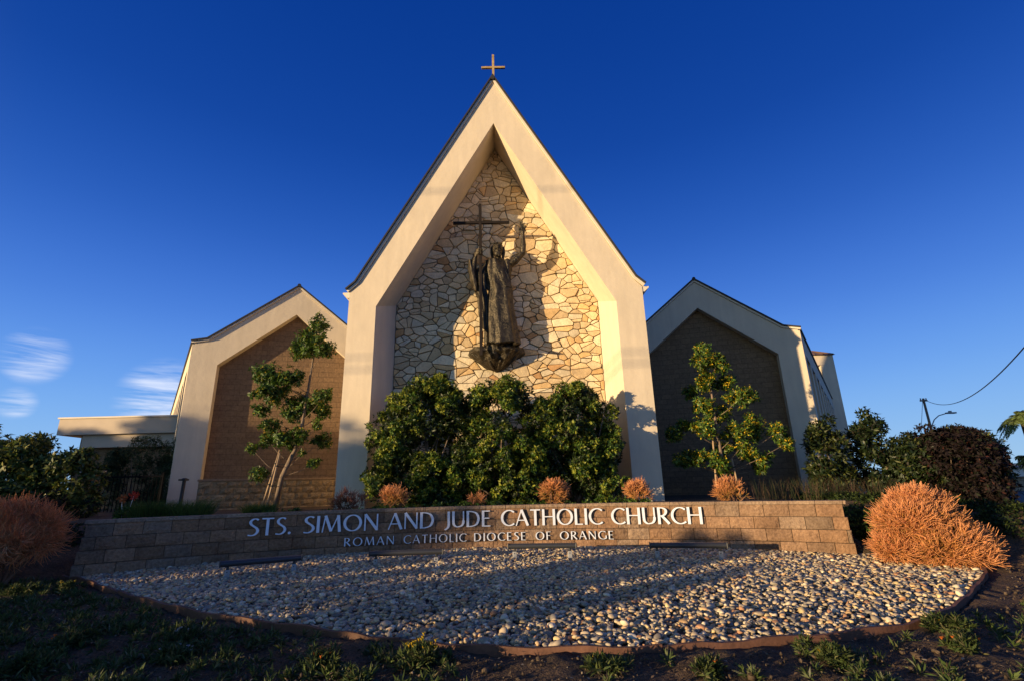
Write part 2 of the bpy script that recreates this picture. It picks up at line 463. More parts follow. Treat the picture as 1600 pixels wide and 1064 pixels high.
# flagstone panel: irregular polygons from a random point set
def clip(poly, a, bb, c):
    """keep a*x+b*y<=c"""
    out = []
    for i in range(len(poly)):
        p, q = poly[i], poly[(i+1) % len(poly)]
        dp, dq = a*p[0]+bb*p[1]-c, a*q[0]+bb*q[1]-c
        if dp <= 0: out.append(p)
        if (dp < 0 < dq) or (dq < 0 < dp):
            t = dp/(dp-dq); out.append((p[0]+t*(q[0]-p[0]), p[1]+t*(q[1]-p[1])))
    return out
def flagstones(panel, bounds, n, seed, ax=1.4):
    r = np.random.default_rng(seed)
    x0, x1, z0, z1 = bounds
    P = []
    tries = 0
    while len(P) < n and tries < 200000:
        tries += 1
        p = (r.uniform(x0-.3, x1+.3), r.uniform(z0-.3, z1+.3)); wgt = r.choice([0.11, 0.25, 0.42], p=[.36, .34, .30])
        if all(math.hypot((p[0]-q[0])/ax, p[1]-q[1]) > (wgt+q[2])*0.5 for q in P):
            P.append((p[0], p[1], wgt))
    A = np.array(P)
    out = []
    for i, (px, pz, wg) in enumerate(P):
        d = np.hypot((A[:, 0]-px)/ax, A[:, 1]-pz); nb = np.argsort(d)[1:20]
        poly = [(px-1, pz-1), (px+1, pz-1), (px+1, pz+1), (px-1, pz+1)]
        for j in nb:
            qx, qz, qw = A[j]
            # power diagram in stretched space
            nxv, nzv = (qx-px)/ax**2, (qz-pz)
            cc = 0.5*((qx/ax)**2 + qz**2 - (px/ax)**2 - pz**2 + (wg**2 - qw**2)*0.25)
            L = math.hypot(nxv, nzv)
            poly = clip(poly, nxv/L, nzv/L, cc/L - 0.009)
            if len(poly) < 3: break
        for (a, c, k) in panel:
            if len(poly) < 3: break
            poly = clip(poly, a, c, k)
        if len(poly) < 3: continue
        ar = abs(sum(poly[k][0]*poly[(k+1) % len(poly)][1]-poly[(k+1) % len(poly)][0]*poly[k][1] for k in range(len(poly))))/2
        if ar < 0.004: continue
        pieces = [poly]
        for _ in range(2):
            nx_p = []
            for pp in pieces:
                a2 = abs(sum(pp[k][0]*pp[(k+1) % len(pp)][1]-pp[(k+1) % len(pp)][0]*pp[k][1] for k in range(len(pp))))/2
                if a2 > .045 and r.random() < min(.62, a2*3.2):
                    gx0 = sum(q[0] for q in pp)/len(pp)+r.normal(0, .05); gz0 = sum(q[1] for q in pp)/len(pp)+r.normal(0, .05)
                    an_ = r.choice([r.uniform(0, math.pi), math.pi/2+r.normal(0, .25)]); ca, sa = math.cos(an_), math.sin(an_); k0 = ca*gx0+sa*gz0
                    for h_ in (clip(pp, ca, sa, k0-.009), clip(pp, -ca, -sa, -k0-.009)):
                        if len(h_) > 2: nx_p.append(h_)
                else: nx_p.append(pp)
            pieces = nx_p
        for pp in pieces: out.append((pp, ar))
    return out
sl = (zab-zb)/wb; Ls = math.hypot(sl, 1)
panel = [(1, 0, wb-.01), (-1, 0, wb-.01), (0, -1, 0.6), (sl/Ls, 1/Ls, (zab)/Ls-0.01), (-sl/Ls, 1/Ls, (zab)/Ls-0.01)]
stones = flagstones(panel, (-wb, wb, -0.6, zab), 1000, 5)
PAL = [((0.72, 0.58, 0.37), 32), ((0.78, 0.67, 0.47), 26), ((0.66, 0.51, 0.31), 14), ((0.70, 0.49, 0.25), 12), ((0.70, 0.63, 0.48), 12), ((0.60, 0.36, 0.17), 2), ((0.54, 0.42, 0.27), 2)]
pc = np.array([p[1] for p in PAL], float); pc /= pc.sum()
b = MB()
for poly, ar in stones:
    c0 = np.array(PAL[rng.choice(len(PAL), p=pc)][0])*rng.uniform(0.85, 1.12)
    b.cur = tuple(c0)
    t = rng.uniform(0.035, 0.075)
    # cut the corners a little, then a bevelled slab
    q = []
    for i in range(len(poly)):
        p0, p1, p2 = poly[i-1], poly[i], poly[(i+1) % len(poly)]
        k1, k2 = rng.uniform(.04, .2), rng.uniform(.04, .2)
        L1 = min(rng.uniform(.004, .035)/max(math.dist(p0, p1), 1e-5), k1); L2 = min(rng.uniform(.004, .035)/max(math.dist(p1, p2), 1e-5), k2)
        q.append((p1[0]+(p0[0]-p1[0])*L1, p1[1]+(p0[1]-p1[1])*L1)); q.append((p1[0]+(p2[0]-p1[0])*L2, p1[1]+(p2[1]-p1[1])*L2))
    cx_ = sum(p[0] for p in q)/len(q); cz_ = sum(p[1] for p in q)/len(q)
    n = len(q)
    tilt = rng.normal(0, 0.05, 2)
    def ring(sh, y):
        o = []
        for (x, z) in q:
            d = max(math.hypot(x-cx_, z-cz_), 1e-4); kk = max(0, 1-sh/d)
            X_, Z_ = cx_+(x-cx_)*kk, cz_+(z-cz_)*kk
            o.append((X_, y+tilt[0]*(X_-cx_)+tilt[1]*(Z_-cz_) if sh > 0 else y, Z_))
        return o
    vs = ring(0, DEP) + ring(0.004, DEP-t*0.65) + ring(0.011, DEP-t) + [(cx_, DEP-t-0.006, cz_)]
    fs = [(i, (i+1) % n, n+(i+1) % n, n+i) for i in range(n)] + [(n+i, n+(i+1) % n, 2*n+(i+1) % n, 2*n+i) for i in range(n)] + [(2*n+i, 2*n+(i+1) % n, 3*n) for i in range(n)]
    b.add(vs, fs)
b.m = 1
b.add([(x, DEP-0.012, z) for x, z in back_], [tuple(range(5))])
b.build('stone_wall', [stone_m, mortar], church)

# the two wings, splayed towards the viewer; local frame x along the front, y into the building
def wing(s):
    if s < 0:
        ax_, ay_, th = 8.294, 5.089, 0.2714; ww, wk, e, k, a = 3.565, 3.022, 5.540, 5.659, 8.076; iw, iz, ia = 2.620, 4.737, 6.952
    else:
        ax_, ay_, th = 8.179, 5.091, 0.2757; ww, wk, e, k, a = 3.567, 2.963, 5.518, 5.656, 7.996; iw, iz, ia = 2.678, 4.661, 6.861
    RD = 0.36
    def place(o):
        o.location = (s*ax_, ay_, 0); o.rotation_euler = (0, 0, -s*th); return o
    out = [(-ww, BASE), (-ww, e), (-wk, k), (0, a), (wk, k), (ww, e), (ww, BASE)]
    inn = [(-iw, BASE), (-iw, iz), (0, ia), (iw, iz), (iw, BASE)]
    b = MB()
    for poly in [(out[0], out[1], inn[1], inn[0]), (out[1], out[2], inn[1]), (out[2], out[3], inn[2], inn[1]), (out[3], out[4], inn[3], inn[2]), (out[4], out[5], inn[3]), (out[5], out[6], inn[4], inn[3])]:
        b.add([V(p, 0) for p in poly], [tuple(range(len(poly)))])
    for i in range(4):
        b.add([V(inn[i], 0), V(inn[i+1], 0), V(inn[i+1], RD), V(inn[i], RD)], [(0, 1, 2, 3)])
    place(b.build('wing_frame', stucco, church))
    b = MB(); b.add([V(p, RD-0.02) for p in [(-iw-.02, BASE), (iw+.02, BASE), (iw+.02, iz), (0, ia+.02), (-iw-.02, iz)]], [(0, 1, 2, 3, 4)])
    place(b.build('block_wall', brick_brown, church))
    path = [(-ww-.02, e), (-wk, k), (0, a), (wk, k), (ww+.02, e)]
    b = MB(); b.strip(offset_path(path, 0.010), offset_path(path, 0.075), -0.05, 0.5); place(b.build('rake_trim', stucco_trim, church))
    b = MB(); b.strip(offset_path(path, 0.079), offset_path(path, 0.13), -0.10, 9.0)
    b.tube([(0, -0.11, a+0.13), (0, 9, a+0.13)], 0.07, 8)
    place(b.build('roof', roof_m, church))
    # outer side wall flaring outwards: local frame u along the wall, v outwards
    ox, oy = s*ax_ + ww*math.cos(th)*s, ay_ - ww*math.sin(th)
    ux, uy = s*0.575, 0.818; vx, vy = s*0.818, -0.575
    xf = lambda u, v, z: (ox+ux*u+vx*v, oy+uy*u+vy*v, z)
    b = MB()
    Lw = 22.0
    b.box(0.0, Lw, -0.8, -0.36, BASE-.6, e-0.02, xf)                   # recessed wall
    b.box(0.0, Lw, -0.359, 0, e-0.85, e-0.021, xf)                       # beam
    b.box(0.0, Lw, -0.359, -0.003, BASE-.6, 0.6, xf)
    u = 0.0; piers = []
    widths = [0.85] + [0.7]*8
    for i, pw in enumerate(widths):
        b.box(u, u+pw, -0.359, -0.002, 0.601, e-0.851, xf); piers.append((u, u+pw)); u += pw + 1.75
        if u > Lw-1: break
    b.build('side_wall', stucco, church)
    for (p0, p1), (q0, q1) in zip(piers[:-1], piers[1:]):
        b = MB(); b.box(p1+0.12, q0-0.12, -0.357, -0.30, 0.75, e-1.0, xf)
        wobj = b.build('window', glass_dark, church)
        c = MB()
        for zz in (0.75, 2.6, e-1.05):
            c.box(p1+0.12, q0-0.12, -0.299, -0.27, zz, zz+0.05, xf)
        c.box(p1+0.121, p1+0.17, -0.3, -0.268, 0.75, e-1.0, xf); c.box(q0-0.17, q0-0.121, -0.3, -0.268, 0.75, e-1.0, xf)
        c.build('frame', roof_m, wobj)
    b = MB(); b.box(-0.02, Lw, -0.9, 0.06, e-0.018, e+0.05, xf); b.build('roof_edge', roof_m, church)
wing(-1); wing(1)

# tall open porch frame far back on the right wing
b = MB()
b.box(23.35, 24.35, 21.2, 22.0, -1.6, 8.0); b.box(20.0, 21.0, 21.2, 22.0, -1.6, 8.0); b.box(20.0, 24.35, 21.2, 22.0, 8.003, 8.75)
b.box(23.35, 24.35, 25.2, 26.0, -1.6, 8.0); b.box(20.0, 24.35, 25.2, 26.0, 8.003, 8.75); b.box(23.5, 24.3, 22.003, 25.197, 8.003, 8.75)
b.build('porch_frame', stucco, church)
bm_ = mat('brown_metal', (0.17, 0.10, 0.065), 0.5, noise=[(3, (0.8, 0.8, 0.8), (1.1, 1.1, 1.1), 3)])
b = MB()
b.add([(19.9, 21.0, 8.76), (24.45, 21.0, 8.76), (24.45, 26.1, 8.76), (19.9, 26.1, 8.76), (21.5, 22.4, 9.75), (23.7, 22.4, 9.35), (23.7, 24.6, 9.35), (21.5, 24.6, 9.75)],
      [(0, 1, 5, 4), (1, 2, 6, 5), (2, 3, 7, 6), (3, 0, 4, 7), (4, 5, 6, 7), (0, 3, 2, 1)])
for k in range(7):
    x = 20.1+k*0.7; t = (x-19.9)/4.55
    xa = 21.5+2.2*t
    b.tube([(x, 20.99, 8.79), (xa, 22.38, 9.78-0.4*t)], 0.035, 4)
b.build('porch_roof', bm_, church)
b = MB(); b.box(21.003, 23.347, 21.5, 22.4, 7.2, 7.99); b.build('porch_soffit', roof_m, church)

# low split-face block wall at the foot of the left wing
split_m = mat('split_face_block', attr='Col', rough=0.95, noise=[(9, (0.75, 0.75, 0.75), (1.2, 1.2, 1.2), 6)], bump=[(11, 0.06), (34, 0.02)], spec=0.15)
lw = thing('low_block_wall', 'low split-face tan block wall with a smooth cap in front of the left wing', 'wall', (-9.38, 1.95, 0), 0.4)
b = MB(); Lw = 5.4
for r_ in range(6):
    z1 = 0.39 - r_*0.2033; z0 = z1-0.1953
    x = -0.2*(r_ % 2)
    while x < Lw:
        a0, a1 = max(x, 0), min(x+0.398, Lw)
        if a1-a0 > 0.03:
            f = rng.uniform(.8, 1.15); b.cur = (0.36*f, 0.25*f, 0.14*f)
            jj = rng.uniform(0, .02)
            ns = 5
            # rough front made of a small displaced grid
            vs = []; fs = []
            for iz in range(4):
                for ix in range(ns+1):
                    ed = ix in (0, ns) or iz in (0, 3)
                    vs.append((a0+(a1-a0-0.006)*ix/ns, -jj-(0.0 if ed else rng.uniform(.012, .05)), z0+(z1-z0)*iz/3))
            for iz in range(3):
                for ix in range(ns):
                    p = iz*(ns+1)+ix; fs.append((p, p+1, p+ns+2, p+ns+1))
            b.add(vs, fs)
            b.box(a0, a1-0.006, -jj+0.001, 0.19, z0, z1)
        x += 0.4
b.build('blocks', split_m, lw)
b = MB(); b.box(0.003, Lw-.003, 0.02, 0.18, BASE-.2, 0.385); b.build('core', mortar, lw)
b = MB(); b.box(-0.03, Lw, -0.05, 0.23, 0.393, 0.455); b.build('cap', mat('cap_block', (0.30, 0.20, 0.12), 0.9, noise=[(12, (.8, .8, .8), (1.15, 1.15, 1.15), 4)], bump=[(60, .004)]), lw, bevel=0.008)
b = MB(); b.tube([(-9.60, 1.55, -0.7), (-9.62, 1.62, 0.42)], 0.05, 10); b.box(-9.73, -9.53, 1.5, 1.7, 0.421, 0.47); b.tube([(-9.62, 1.62, 0.471), (-9.62, 1.62, 0.50)], [0.085, 0.05], 12)
tag(b.build('bollard_light', roof_m), 'short dark post at the left end of the low block wall', 'post')
# roof cross
b = MB()
gold = mat('weathered_bronze', (0.50, 0.34, 0.13), 0.45, metal=0.2, noise=[(8, (.7, .7, .7), (1.2, 1.2, 1.2), 4)])
bx_, by_ = 0.02, 0.25
b.box(bx_-.04, bx_+.04, by_-.04, by_+.04, 13.66, 15.03); b.box(bx_-.425, bx_-.041, by_-.036, by_+.036, 14.43, 14.505); b.box(bx_+.041, bx_+.425, by_-.036, by_+.036, 14.43, 14.505)
tag(b.build('roof_cross', gold, bevel=0.006), 'slim bronze cross standing on the peak of the middle gable', 'cross')

# ------------------------------------------------------------------ the sign wall
def arc(phi, r, z): return (WCX+r*math.sin(phi), WCY+r*math.cos(phi), z)
sign = thing('sign_wall', 'long curved brown split-face block wall carrying the raised name of the church', 'sign wall')
block_m = mat('sign_block', attr='Col', rough=0.93, noise=[(2.2, (0.78, 0.76, 0.76), (1.16, 1.16, 1.14), 5), (26, (0.72, 0.70, 0.68), (1.25, 1.25, 1.22), 5)], bump=[(13, 0.035), (55, 0.012), (150, 0.003)], spec=0.15)
b = MB()
CT = -0.418
for k in range(5):
    z1 = CT - 0.2033*k - 0.0035; z0 = z1 - 0.1945
    rf = WR - 0.018*k
    pa, pb = -0.6095-0.0022*k, 0.5925+0.0014*k
    step = 0.4046/rf
    p = pa + (-0.5*step if k % 2 else 0) - rng.uniform(0, .12)*step
    while p < pb:
        a0, a1 = max(p, pa)+0.0045/rf, min(p+step, pb)-0.0045/rf
        if a1 - a0 > 0.05/rf:
            f = rng.uniform(.78, 1.2); h = rng.uniform(-.04, .04)
            b.cur = (0.265*f*(1+h), 0.165*f, 0.105*f*(1-h))
            if rng.random() < .2: b.cur = (0.235*f, 0.165*f, 0.118*f)
            na, nzz = 5, 4
            jut = rng.uniform(0, .008)
            ta, tz = rng.normal(0, .006, 2)
            vs = []; fs = []
            for iz in range(nzz+1):
                for ia_ in range(na+1):
                    u_, v_ = ia_/na, iz/nzz
                    ed = ia_ in (0, na) or iz in (0, nzz)
                    d = 0.0 if ed else 0.007 + jut*.6 + rng.uniform(-.003, .004) + ta*(u_-.5)*2 + tz*(v_-.5)*2
                    vs.append(arc(a0+(a1-a0)*u_, rf-d, z0+(z1-z0)*v_))
            fs = [(iz*(na+1)+i, iz*(na+1)+i+1, (iz+1)*(na+1)+i+1, (iz+1)*(na+1)+i) for iz in range(nzz) for i in range(na)]
            b.add(vs, fs)
            bk = rf+0.22
            c8 = [arc(a0, rf, z0), arc(a1, rf, z0), arc(a1, rf, z1), arc(a0, rf, z1), arc(a0, bk, z0), arc(a1, bk, z0), arc(a1, bk, z1), arc(a0, bk, z1)]
            b.add(c8, [(0, 1, 5, 4), (1, 2, 6, 5), (2, 3, 7, 6), (3, 0, 4, 7), (4, 5, 6, 7)])
        p += step
b.build('blocks', block_m, sign)
b = MB()
n_ = 40
for i in range(n_):
    a0 = -0.6060+1.196*i/n_; a1 = -0.6060+1.196*(i+1)/n_
    vs = [arc(a, r, z) for z in (-1.45, CT-.006) for a, r in ((a0, WR+.014), (a1, WR+.014), (a1, WR+.2), (a0, WR+.2))]
    b.add(vs, [(0, 1, 5, 4), (2, 3, 7, 6), (4, 5, 6, 7)] + ([(3, 0, 4, 7)] if i == 0 else []) + ([(1, 2, 6, 5)] if i == n_-1 else []))
b.build('core', mat('joint', (0.05, 0.038, 0.03), 0.95), sign)
b = MB()
p = -0.6115
while p < 0.5955:
    a0, a1 = p+0.0001, min(p+0.4046/WR, 0.5955)-0.0002
    f = rng.uniform(.88, 1.12); b.cur = (0.30*f, 0.215*f, 0.155*f)
    dz_ = rng.uniform(-.0015, .0015)
    vs = [arc(a, r, z) for z in (CT, -0.358+dz_) for a, r in ((a0, WR-.022), (a1, WR-.022), (a1, WR+.26), (a0, WR+.26))]
    b.add(vs, [(0, 3, 2, 1), (4, 5, 6, 7), (0, 1, 5, 4), (1, 2, 6, 5), (2, 3, 7, 6), (3, 0, 4, 7)])
    p += 0.4046/WR
b.build('cap', block_m, sign, bevel=0.006)

# lettering, drawn with a flat-pen stroke
def arc_pts(cx, cy, rx_, ry_, a0, a1, n=18):
    return [(cx+rx_*math.cos(R_(a0+(a1-a0)*i/n)), cy+ry_*math.sin(R_(a0+(a1-a0)*i/n))) for i in range(n+1)]
def spline(P, n=6):
    out = []
    for i in range(len(P)-1):
        p0, p1, p2, p3 = P[max(i-1, 0)], P[i], P[i+1], P[min(i+2, len(P)-1)]
        for j in range(n):
            t = j/n
            out.append(tuple(0.5*(2*p1[k]+(p2[k]-p0[k])*t+(2*p0[k]-5*p1[k]+4*p2[k]-p3[k])*t*t+(3*p1[k]-p0[k]-3*p2[k]+p3[k])*t**3) for k in (0, 1)))
    return out+[P[-1]]
TK, TN = 0.125, 0.055
G = {
 'S': (0.52, [(spline([(.47, .90), (.36, .965), (.22, .95), (.11, .83), (.13, .68), (.27, .55), (.42, .42), (.47, .26), (.38, .10), (.22, .03), (.02, .06)]), 0)]),
 'T': (0.60, [([(.02, .965), (.60, .965)], TN*1.25), ([(.31, .93), (.31, 0)], TK)]),
 'I': (0.14, [([(.07, 1), (.07, 0)], TK)]),
 'M': (0.94, [([(.04, 0), (.16, 1)], TN), ([(.16, 1), (.46, .05)], TK), ([(.46, .05), (.77, 1)], TN), ([(.77, 1), (.87, 0)], TK)]),
 'O': (0.90, [(arc_pts(.45, .5, .39, .47, 0, 360, 40), 0)]),
 'N': (0.74, [([(.06, 0), (.06, 1)], TN*1.2), ([(.06, 1), (.67, .03)], TK), ([(.67, 0), (.67, 1)], TN*1.2)]),
 'A': (0.72, [([(.02, 0), (.34, 1)], TN), ([(.34, 1), (.69, 0)], TK), ([(.14, .34), (.56, .34)], TN)]),
 'D': (0.76, [([(.07, 1), (.07, 0)], TK), (spline([(.07, .965), (.30, .955), (.56, .83), (.67, .5), (.56, .17), (.30, .045), (.07, .035)]), 0)]),
 'J': (0.28, [(spline([(.20, 1), (.20, .5), (.20, .15), (.13, -.03), (-.02, -.13)]), 0)]),
 'U': (0.72, [([(.08, 1), (.08, .40)], TK), (spline([(.08, .40), (.11, .18), (.24, .05), (.38, .04), (.54, .10), (.63, .25), (.645, .42)]), 0), ([(.645, .42), (.645, 1)], TN*1.3)]),
 'E': (0.50, [([(.07, 1), (.07, 0)], TK), ([(.10, .965), (.46, .965)], TN*1.1), ([(.10, .52), (.42, .52)], TN*1.1), ([(.10, .035), (.48, .035)], TN*1.1)]),
 'C': (0.74, [(arc_pts(.47, .5, .41, .47, 48, 312, 30), 0)]),
 'H': (0.74, [([(.07, 1), (.07, 0)], TK), ([(.67, 1), (.67, 0)], TK), ([(.10, .53), (.64, .53)], TN)]),
 'L': (0.46, [([(.07, 1), (.07, 0)], TK), ([(.10, .035), (.45, .035)], TN*1.1)]),
 'R': (0.60, [([(.07, 1), (.07, 0)], TK), (spline([(.07, .965), (.28, .955), (.42, .87), (.45, .73), (.38, .58), (.24, .50), (.07, .49)]), 0), ([(.22, .50), (.58, .02)], TK)]),
 'F': (0.46, [([(.07, 1), (.07, 0)], TK), ([(.10, .965), (.44, .965)], TN*1.1), ([(.10, .52), (.40, .52)], TN*1.1)]),
 'G': (0.80, [(arc_pts(.47, .5, .41, .47, 50, 318, 30), 0), ([(.775, .46), (.775, .10)], TK*.9)]),
 '.': (0.16, [(arc_pts(.08, .075, .038, .038, 0, 360, 14), .07)]),
}
letter_m = mat('brushed_aluminium', (0.74, 0.79, 0.90), 0.42, metal=0.15, spec=0.5, noise=[(5, (.94, .94, .94), (1.03, 1.03, 1.03), 3)])  # pale blue base colour stands in for the sky mirrored in the metal
letter_side = mat('letter_return', (0.25, 0.26, 0.28), 0.5, metal=0.3)
def word(text, p0, p1, ztop, cap, rface, track, wscale=1.0):
    adv = []; x = 0
    for ch in text:
        adv.append(x); x += G[ch][0]*cap + track*cap
    total = x - track*cap
    k = (p1-p0)*rface/total
    for ch, x0 in zip(text, adv):
        b = MB(); n_s = 0
        for pts, wid in G[ch][1]:
            L = []; Rr = []; n = len(pts)
            for i in range(n):
                if pts[0] == pts[-1] or math.dist(pts[0], pts[-1]) < 1e-6: a_, c_ = pts[(i-1) if i > 0 else n-2], pts[(i+1) if i < n-1 else 1]
                else: a_, c_ = pts[max(i-1, 0)], pts[min(i+1, n-1)]
                dx, dy = c_[0]-a_[0], c_[1]-a_[1]; l_ = math.hypot(dx, dy); dx /= l_; dy /= l_
                ww_ = wid if wid else TN*0.95 + (TK*1.0-TN)*abs(dy)**1.3
                ww_ *= wscale
                L.append((pts[i][0]-dy*ww_/2, pts[i][1]+dx*ww_/2)); Rr.append((pts[i][0]+dy*ww_/2, pts[i][1]-dx*ww_/2))
            fr, bk = rface-0.040-0.0012*n_s, rface-0.012
            def P(q, r): return arc(p0+(x0+q[0]*cap)*k/rface, r, ztop-cap+q[1]*cap)
            vs = [P(q, fr) for q in L]+[P(q, fr) for q in Rr]+[P(q, bk) for q in L]+[P(q, bk) for q in Rr]
            b.m = 0
            b.add(vs, [(i, i+1, n+i+1, n+i) for i in range(n-1)])
            b.m = 1
            b.add(vs, [(i, 2*n+i, 2*n+i+1, i+1) for i in range(n-1)] + [(n+i, n+i+1, 3*n+i+1, 3*n+i) for i in range(n-1)] + [(0, n, 3*n, 2*n), (n-1, 3*n-1, 4*n-1, 2*n-1)])
            n_s += 1
        b.build('letter', [letter_m, letter_side], sign)
ZL, CL = -0.447, 0.305
for t_, a_, c_ in [('STS.', -0.3951, -0.3285), ('SIMON', -0.3094, -0.1838), ('AND', -0.1672, -0.0853), ('JUDE', -0.0660, 0.0169), ('CATHOLIC', 0.0357, 0.2182), ('CHURCH', 0.2341, 0.3862)]:
    word(t_, a_, c_, ZL, CL, WR-0.02, 0.10, 1.12)
for t_, a_, c_ in [('ROMAN', -0.2405, -0.1555), ('CATHOLIC', -0.139, -0.0274), ('DIOCESE', -0.0135, 0.0802), ('OF', 0.0976, 0.1252), ('ORANGE', 0.1413, 0.236)]:
    word(t_, a_, c_, -0.868, 0.152, WR-0.045, 0.22, 0.98)

# ------------------------------------------------------------------ pebble bed with its edging
EDGE = [(-6.95, -5.35), (-6.35, -5.63), (-5.43, -6.33), (-4.3, -7.1), (-3.06, -7.85), (-1.76, -8.44), (-0.9, -8.84), (0.06, -9.14), (1.36, -9.25), (2.5, -9.15), (3.97, -8.85), (5.03, -8.21), (5.93, -7.46), (6.7, -6.75), (6.95, -6.2), (6.8, -5.6), (6.3, -5.0)]
eb = spline(EDGE[:15], 6)
def seg_pts(a, c, n): return [(a[0]+(c[0]-a[0])*i/n, a[1]+(c[1]-a[1])*i/n) for i in range(n)]
bedpoly = np.array(eb + EDGE[15:] + [(WCX+WR*math.sin(p), WCY+WR*math.cos(p)) for p in np.linspace(0.59, -0.60, 30)])
def inside(px, py, poly):
    r = np.zeros(len(px), bool); j = len(poly)-1
    for i in range(len(poly)):
        xi_, yi_ = poly[i]; xj, yj = poly[j]
        c = ((yi_ > py) != (yj > py)) & (px < (xj-xi_)*(py-yi_)/(yj-yi_+1e-12)+xi_)
        r ^= c; j = i
    return r
def ico(level):
    import bmesh
    bm = bmesh.new(); bmesh.ops.create_icosphere(bm, subdivisions=level, radius=1.0)
    v = np.array([q.co[:] for q in bm.verts]); f = np.array([[q.index for q in g.verts] for g in bm.faces]); bm.free()
    return v, f
def rotmats(n, tilt):
    yaw = rng.uniform(0, 2*np.pi, n); ax = rng.uniform(0, 2*np.pi, n); t = np.abs(rng.normal(0, tilt, n))
    cy, sy = np.cos(yaw), np.sin(yaw)
    Rz = np.zeros((n, 3, 3)); Rz[:, 0, 0] = cy; Rz[:, 0, 1] = -sy; Rz[:, 1, 0] = sy; Rz[:, 1, 1] = cy; Rz[:, 2, 2] = 1
    kx, ky = np.cos(ax), np.sin(ax); c, s_ = np.cos(t), np.sin(t)
    Rt = np.zeros((n, 3, 3))
    Rt[:, 0, 0] = c+kx*kx*(1-c); Rt[:, 0, 1] = kx*ky*(1-c); Rt[:, 0, 2] = ky*s_
    Rt[:, 1, 0] = kx*ky*(1-c); Rt[:, 1, 1] = c+ky*ky*(1-c); Rt[:, 1, 2] = -kx*s_
    Rt[:, 2, 0] = -ky*s_; Rt[:, 2, 1] = kx*s_; Rt[:, 2, 2] = c
    return Rt @ Rz
PEB = [((0.50, 0.39, 0.25), 26), ((0.38, 0.31, 0.22), 20), ((0.27, 0.235, 0.185), 16), ((0.64, 0.54, 0.38), 12), ((0.48, 0.31, 0.16), 13), ((0.40, 0.21, 0.11), 6), ((0.19, 0.165, 0.14), 11), ((0.56, 0.42, 0.21), 10)]
def pebbles(n, sel, level, rad, zoff, hz):
    """rounded river pebbles strewn inside the bed"""
    px = rng.uniform(-7.1, 7.1, n*3); py = rng.uniform(-9.4, -3.3, n*3)
    ok = inside(px, py-.035, bedpoly) & inside(px-.03, py, bedpoly) & inside(px+.03, py, bedpoly) & sel(px, py); px, py = px[ok][:n], py[ok][:n]
    n = len(px); v, f = ico(level)
    warp = [1+0.16*np.sin(v @ rng.normal(0, 2.2, 3) + rng.uniform(0, 6)) + 0.08*np.sin(v @ rng.normal(0, 4, 3)) for _ in range(14)]
    vv = np.array([v*w_[:, None] for w_ in warp])[rng.integers(0, 14, n)]
    r = rad*np.exp(rng.normal(0, 0.28, n))
    sc = np.stack([r*rng.uniform(1.05, 1.5, n), r*rng.uniform(.8, 1.05, n), r*rng.uniform(.5, .8, n)], 1)
    vv = vv*sc[:, None, :]
    vv = np.einsum('nij,nvj->nvi', rotmats(n, 0.35), vv)
    z = front_z(py)
    z = np.where(True, z, z) + zoff + rng.uniform(0, hz, n)
    vv += np.stack([px, py, z], 1)[:, None, :]
    p = np.array([q[1] for q in PEB], float); p /= p.sum()
    c = np.array([q[0] for q in PEB])[rng.choice(len(PEB), n, p=p)]*rng.uniform(.75, 1.25, (n, 1))
    nv = len(v)
    return vv.reshape(-1, 3), (f[None]+(np.arange(n)*nv)[:, None, None]).reshape(-1, 3), np.repeat(c, nv, 0)
def merge(parts):
    V_, F_, C_ = [], [], []; o = 0
    for v, f, c in parts:
        V_.append(v); F_.append(f+o); C_.append(c); o += len(v)
    return np.concatenate(V_), np.concatenate(F_), np.concatenate(C_)
parts = [pebbles(15000, lambda x, y: y < -7.0, 2, 0.0210, 0.02, 0.04), pebbles(31000, lambda x, y: (y >= -7.0), 2, 0.0200, 0.02, 0.035),
         pebbles(9000, lambda x, y: y > -99, 1, 0.027, 0.005, 0.02)]
v, f, c = merge(parts)
# a few strays outside the edging
peb_m = mat('pebble', attr='Col', rough=0.62, noise=[(30, (.86, .86, .86), (1.12, 1.12, 1.12), 4)], spec=0.35)
tag(link('pebbles', np_mesh('pebbles', v, f, c), peb_m, smooth=True), 'bed of rounded tan and grey river pebbles below the sign wall', 'pebbles', kind='stuff')
bb = MB(); bb.add([(x, y, float(front_z(np.array(y)))+0.012+(0.0)) for x, y in bedpoly], [tuple(range(len(bedpoly)))])
bb_o = bb.build('pebble_bed_base', mat('bed_base', (0.05, 0.045, 0.04), 0.95)); tag(bb_o, 'dark base under the river pebbles', 'ground', kind='structure')

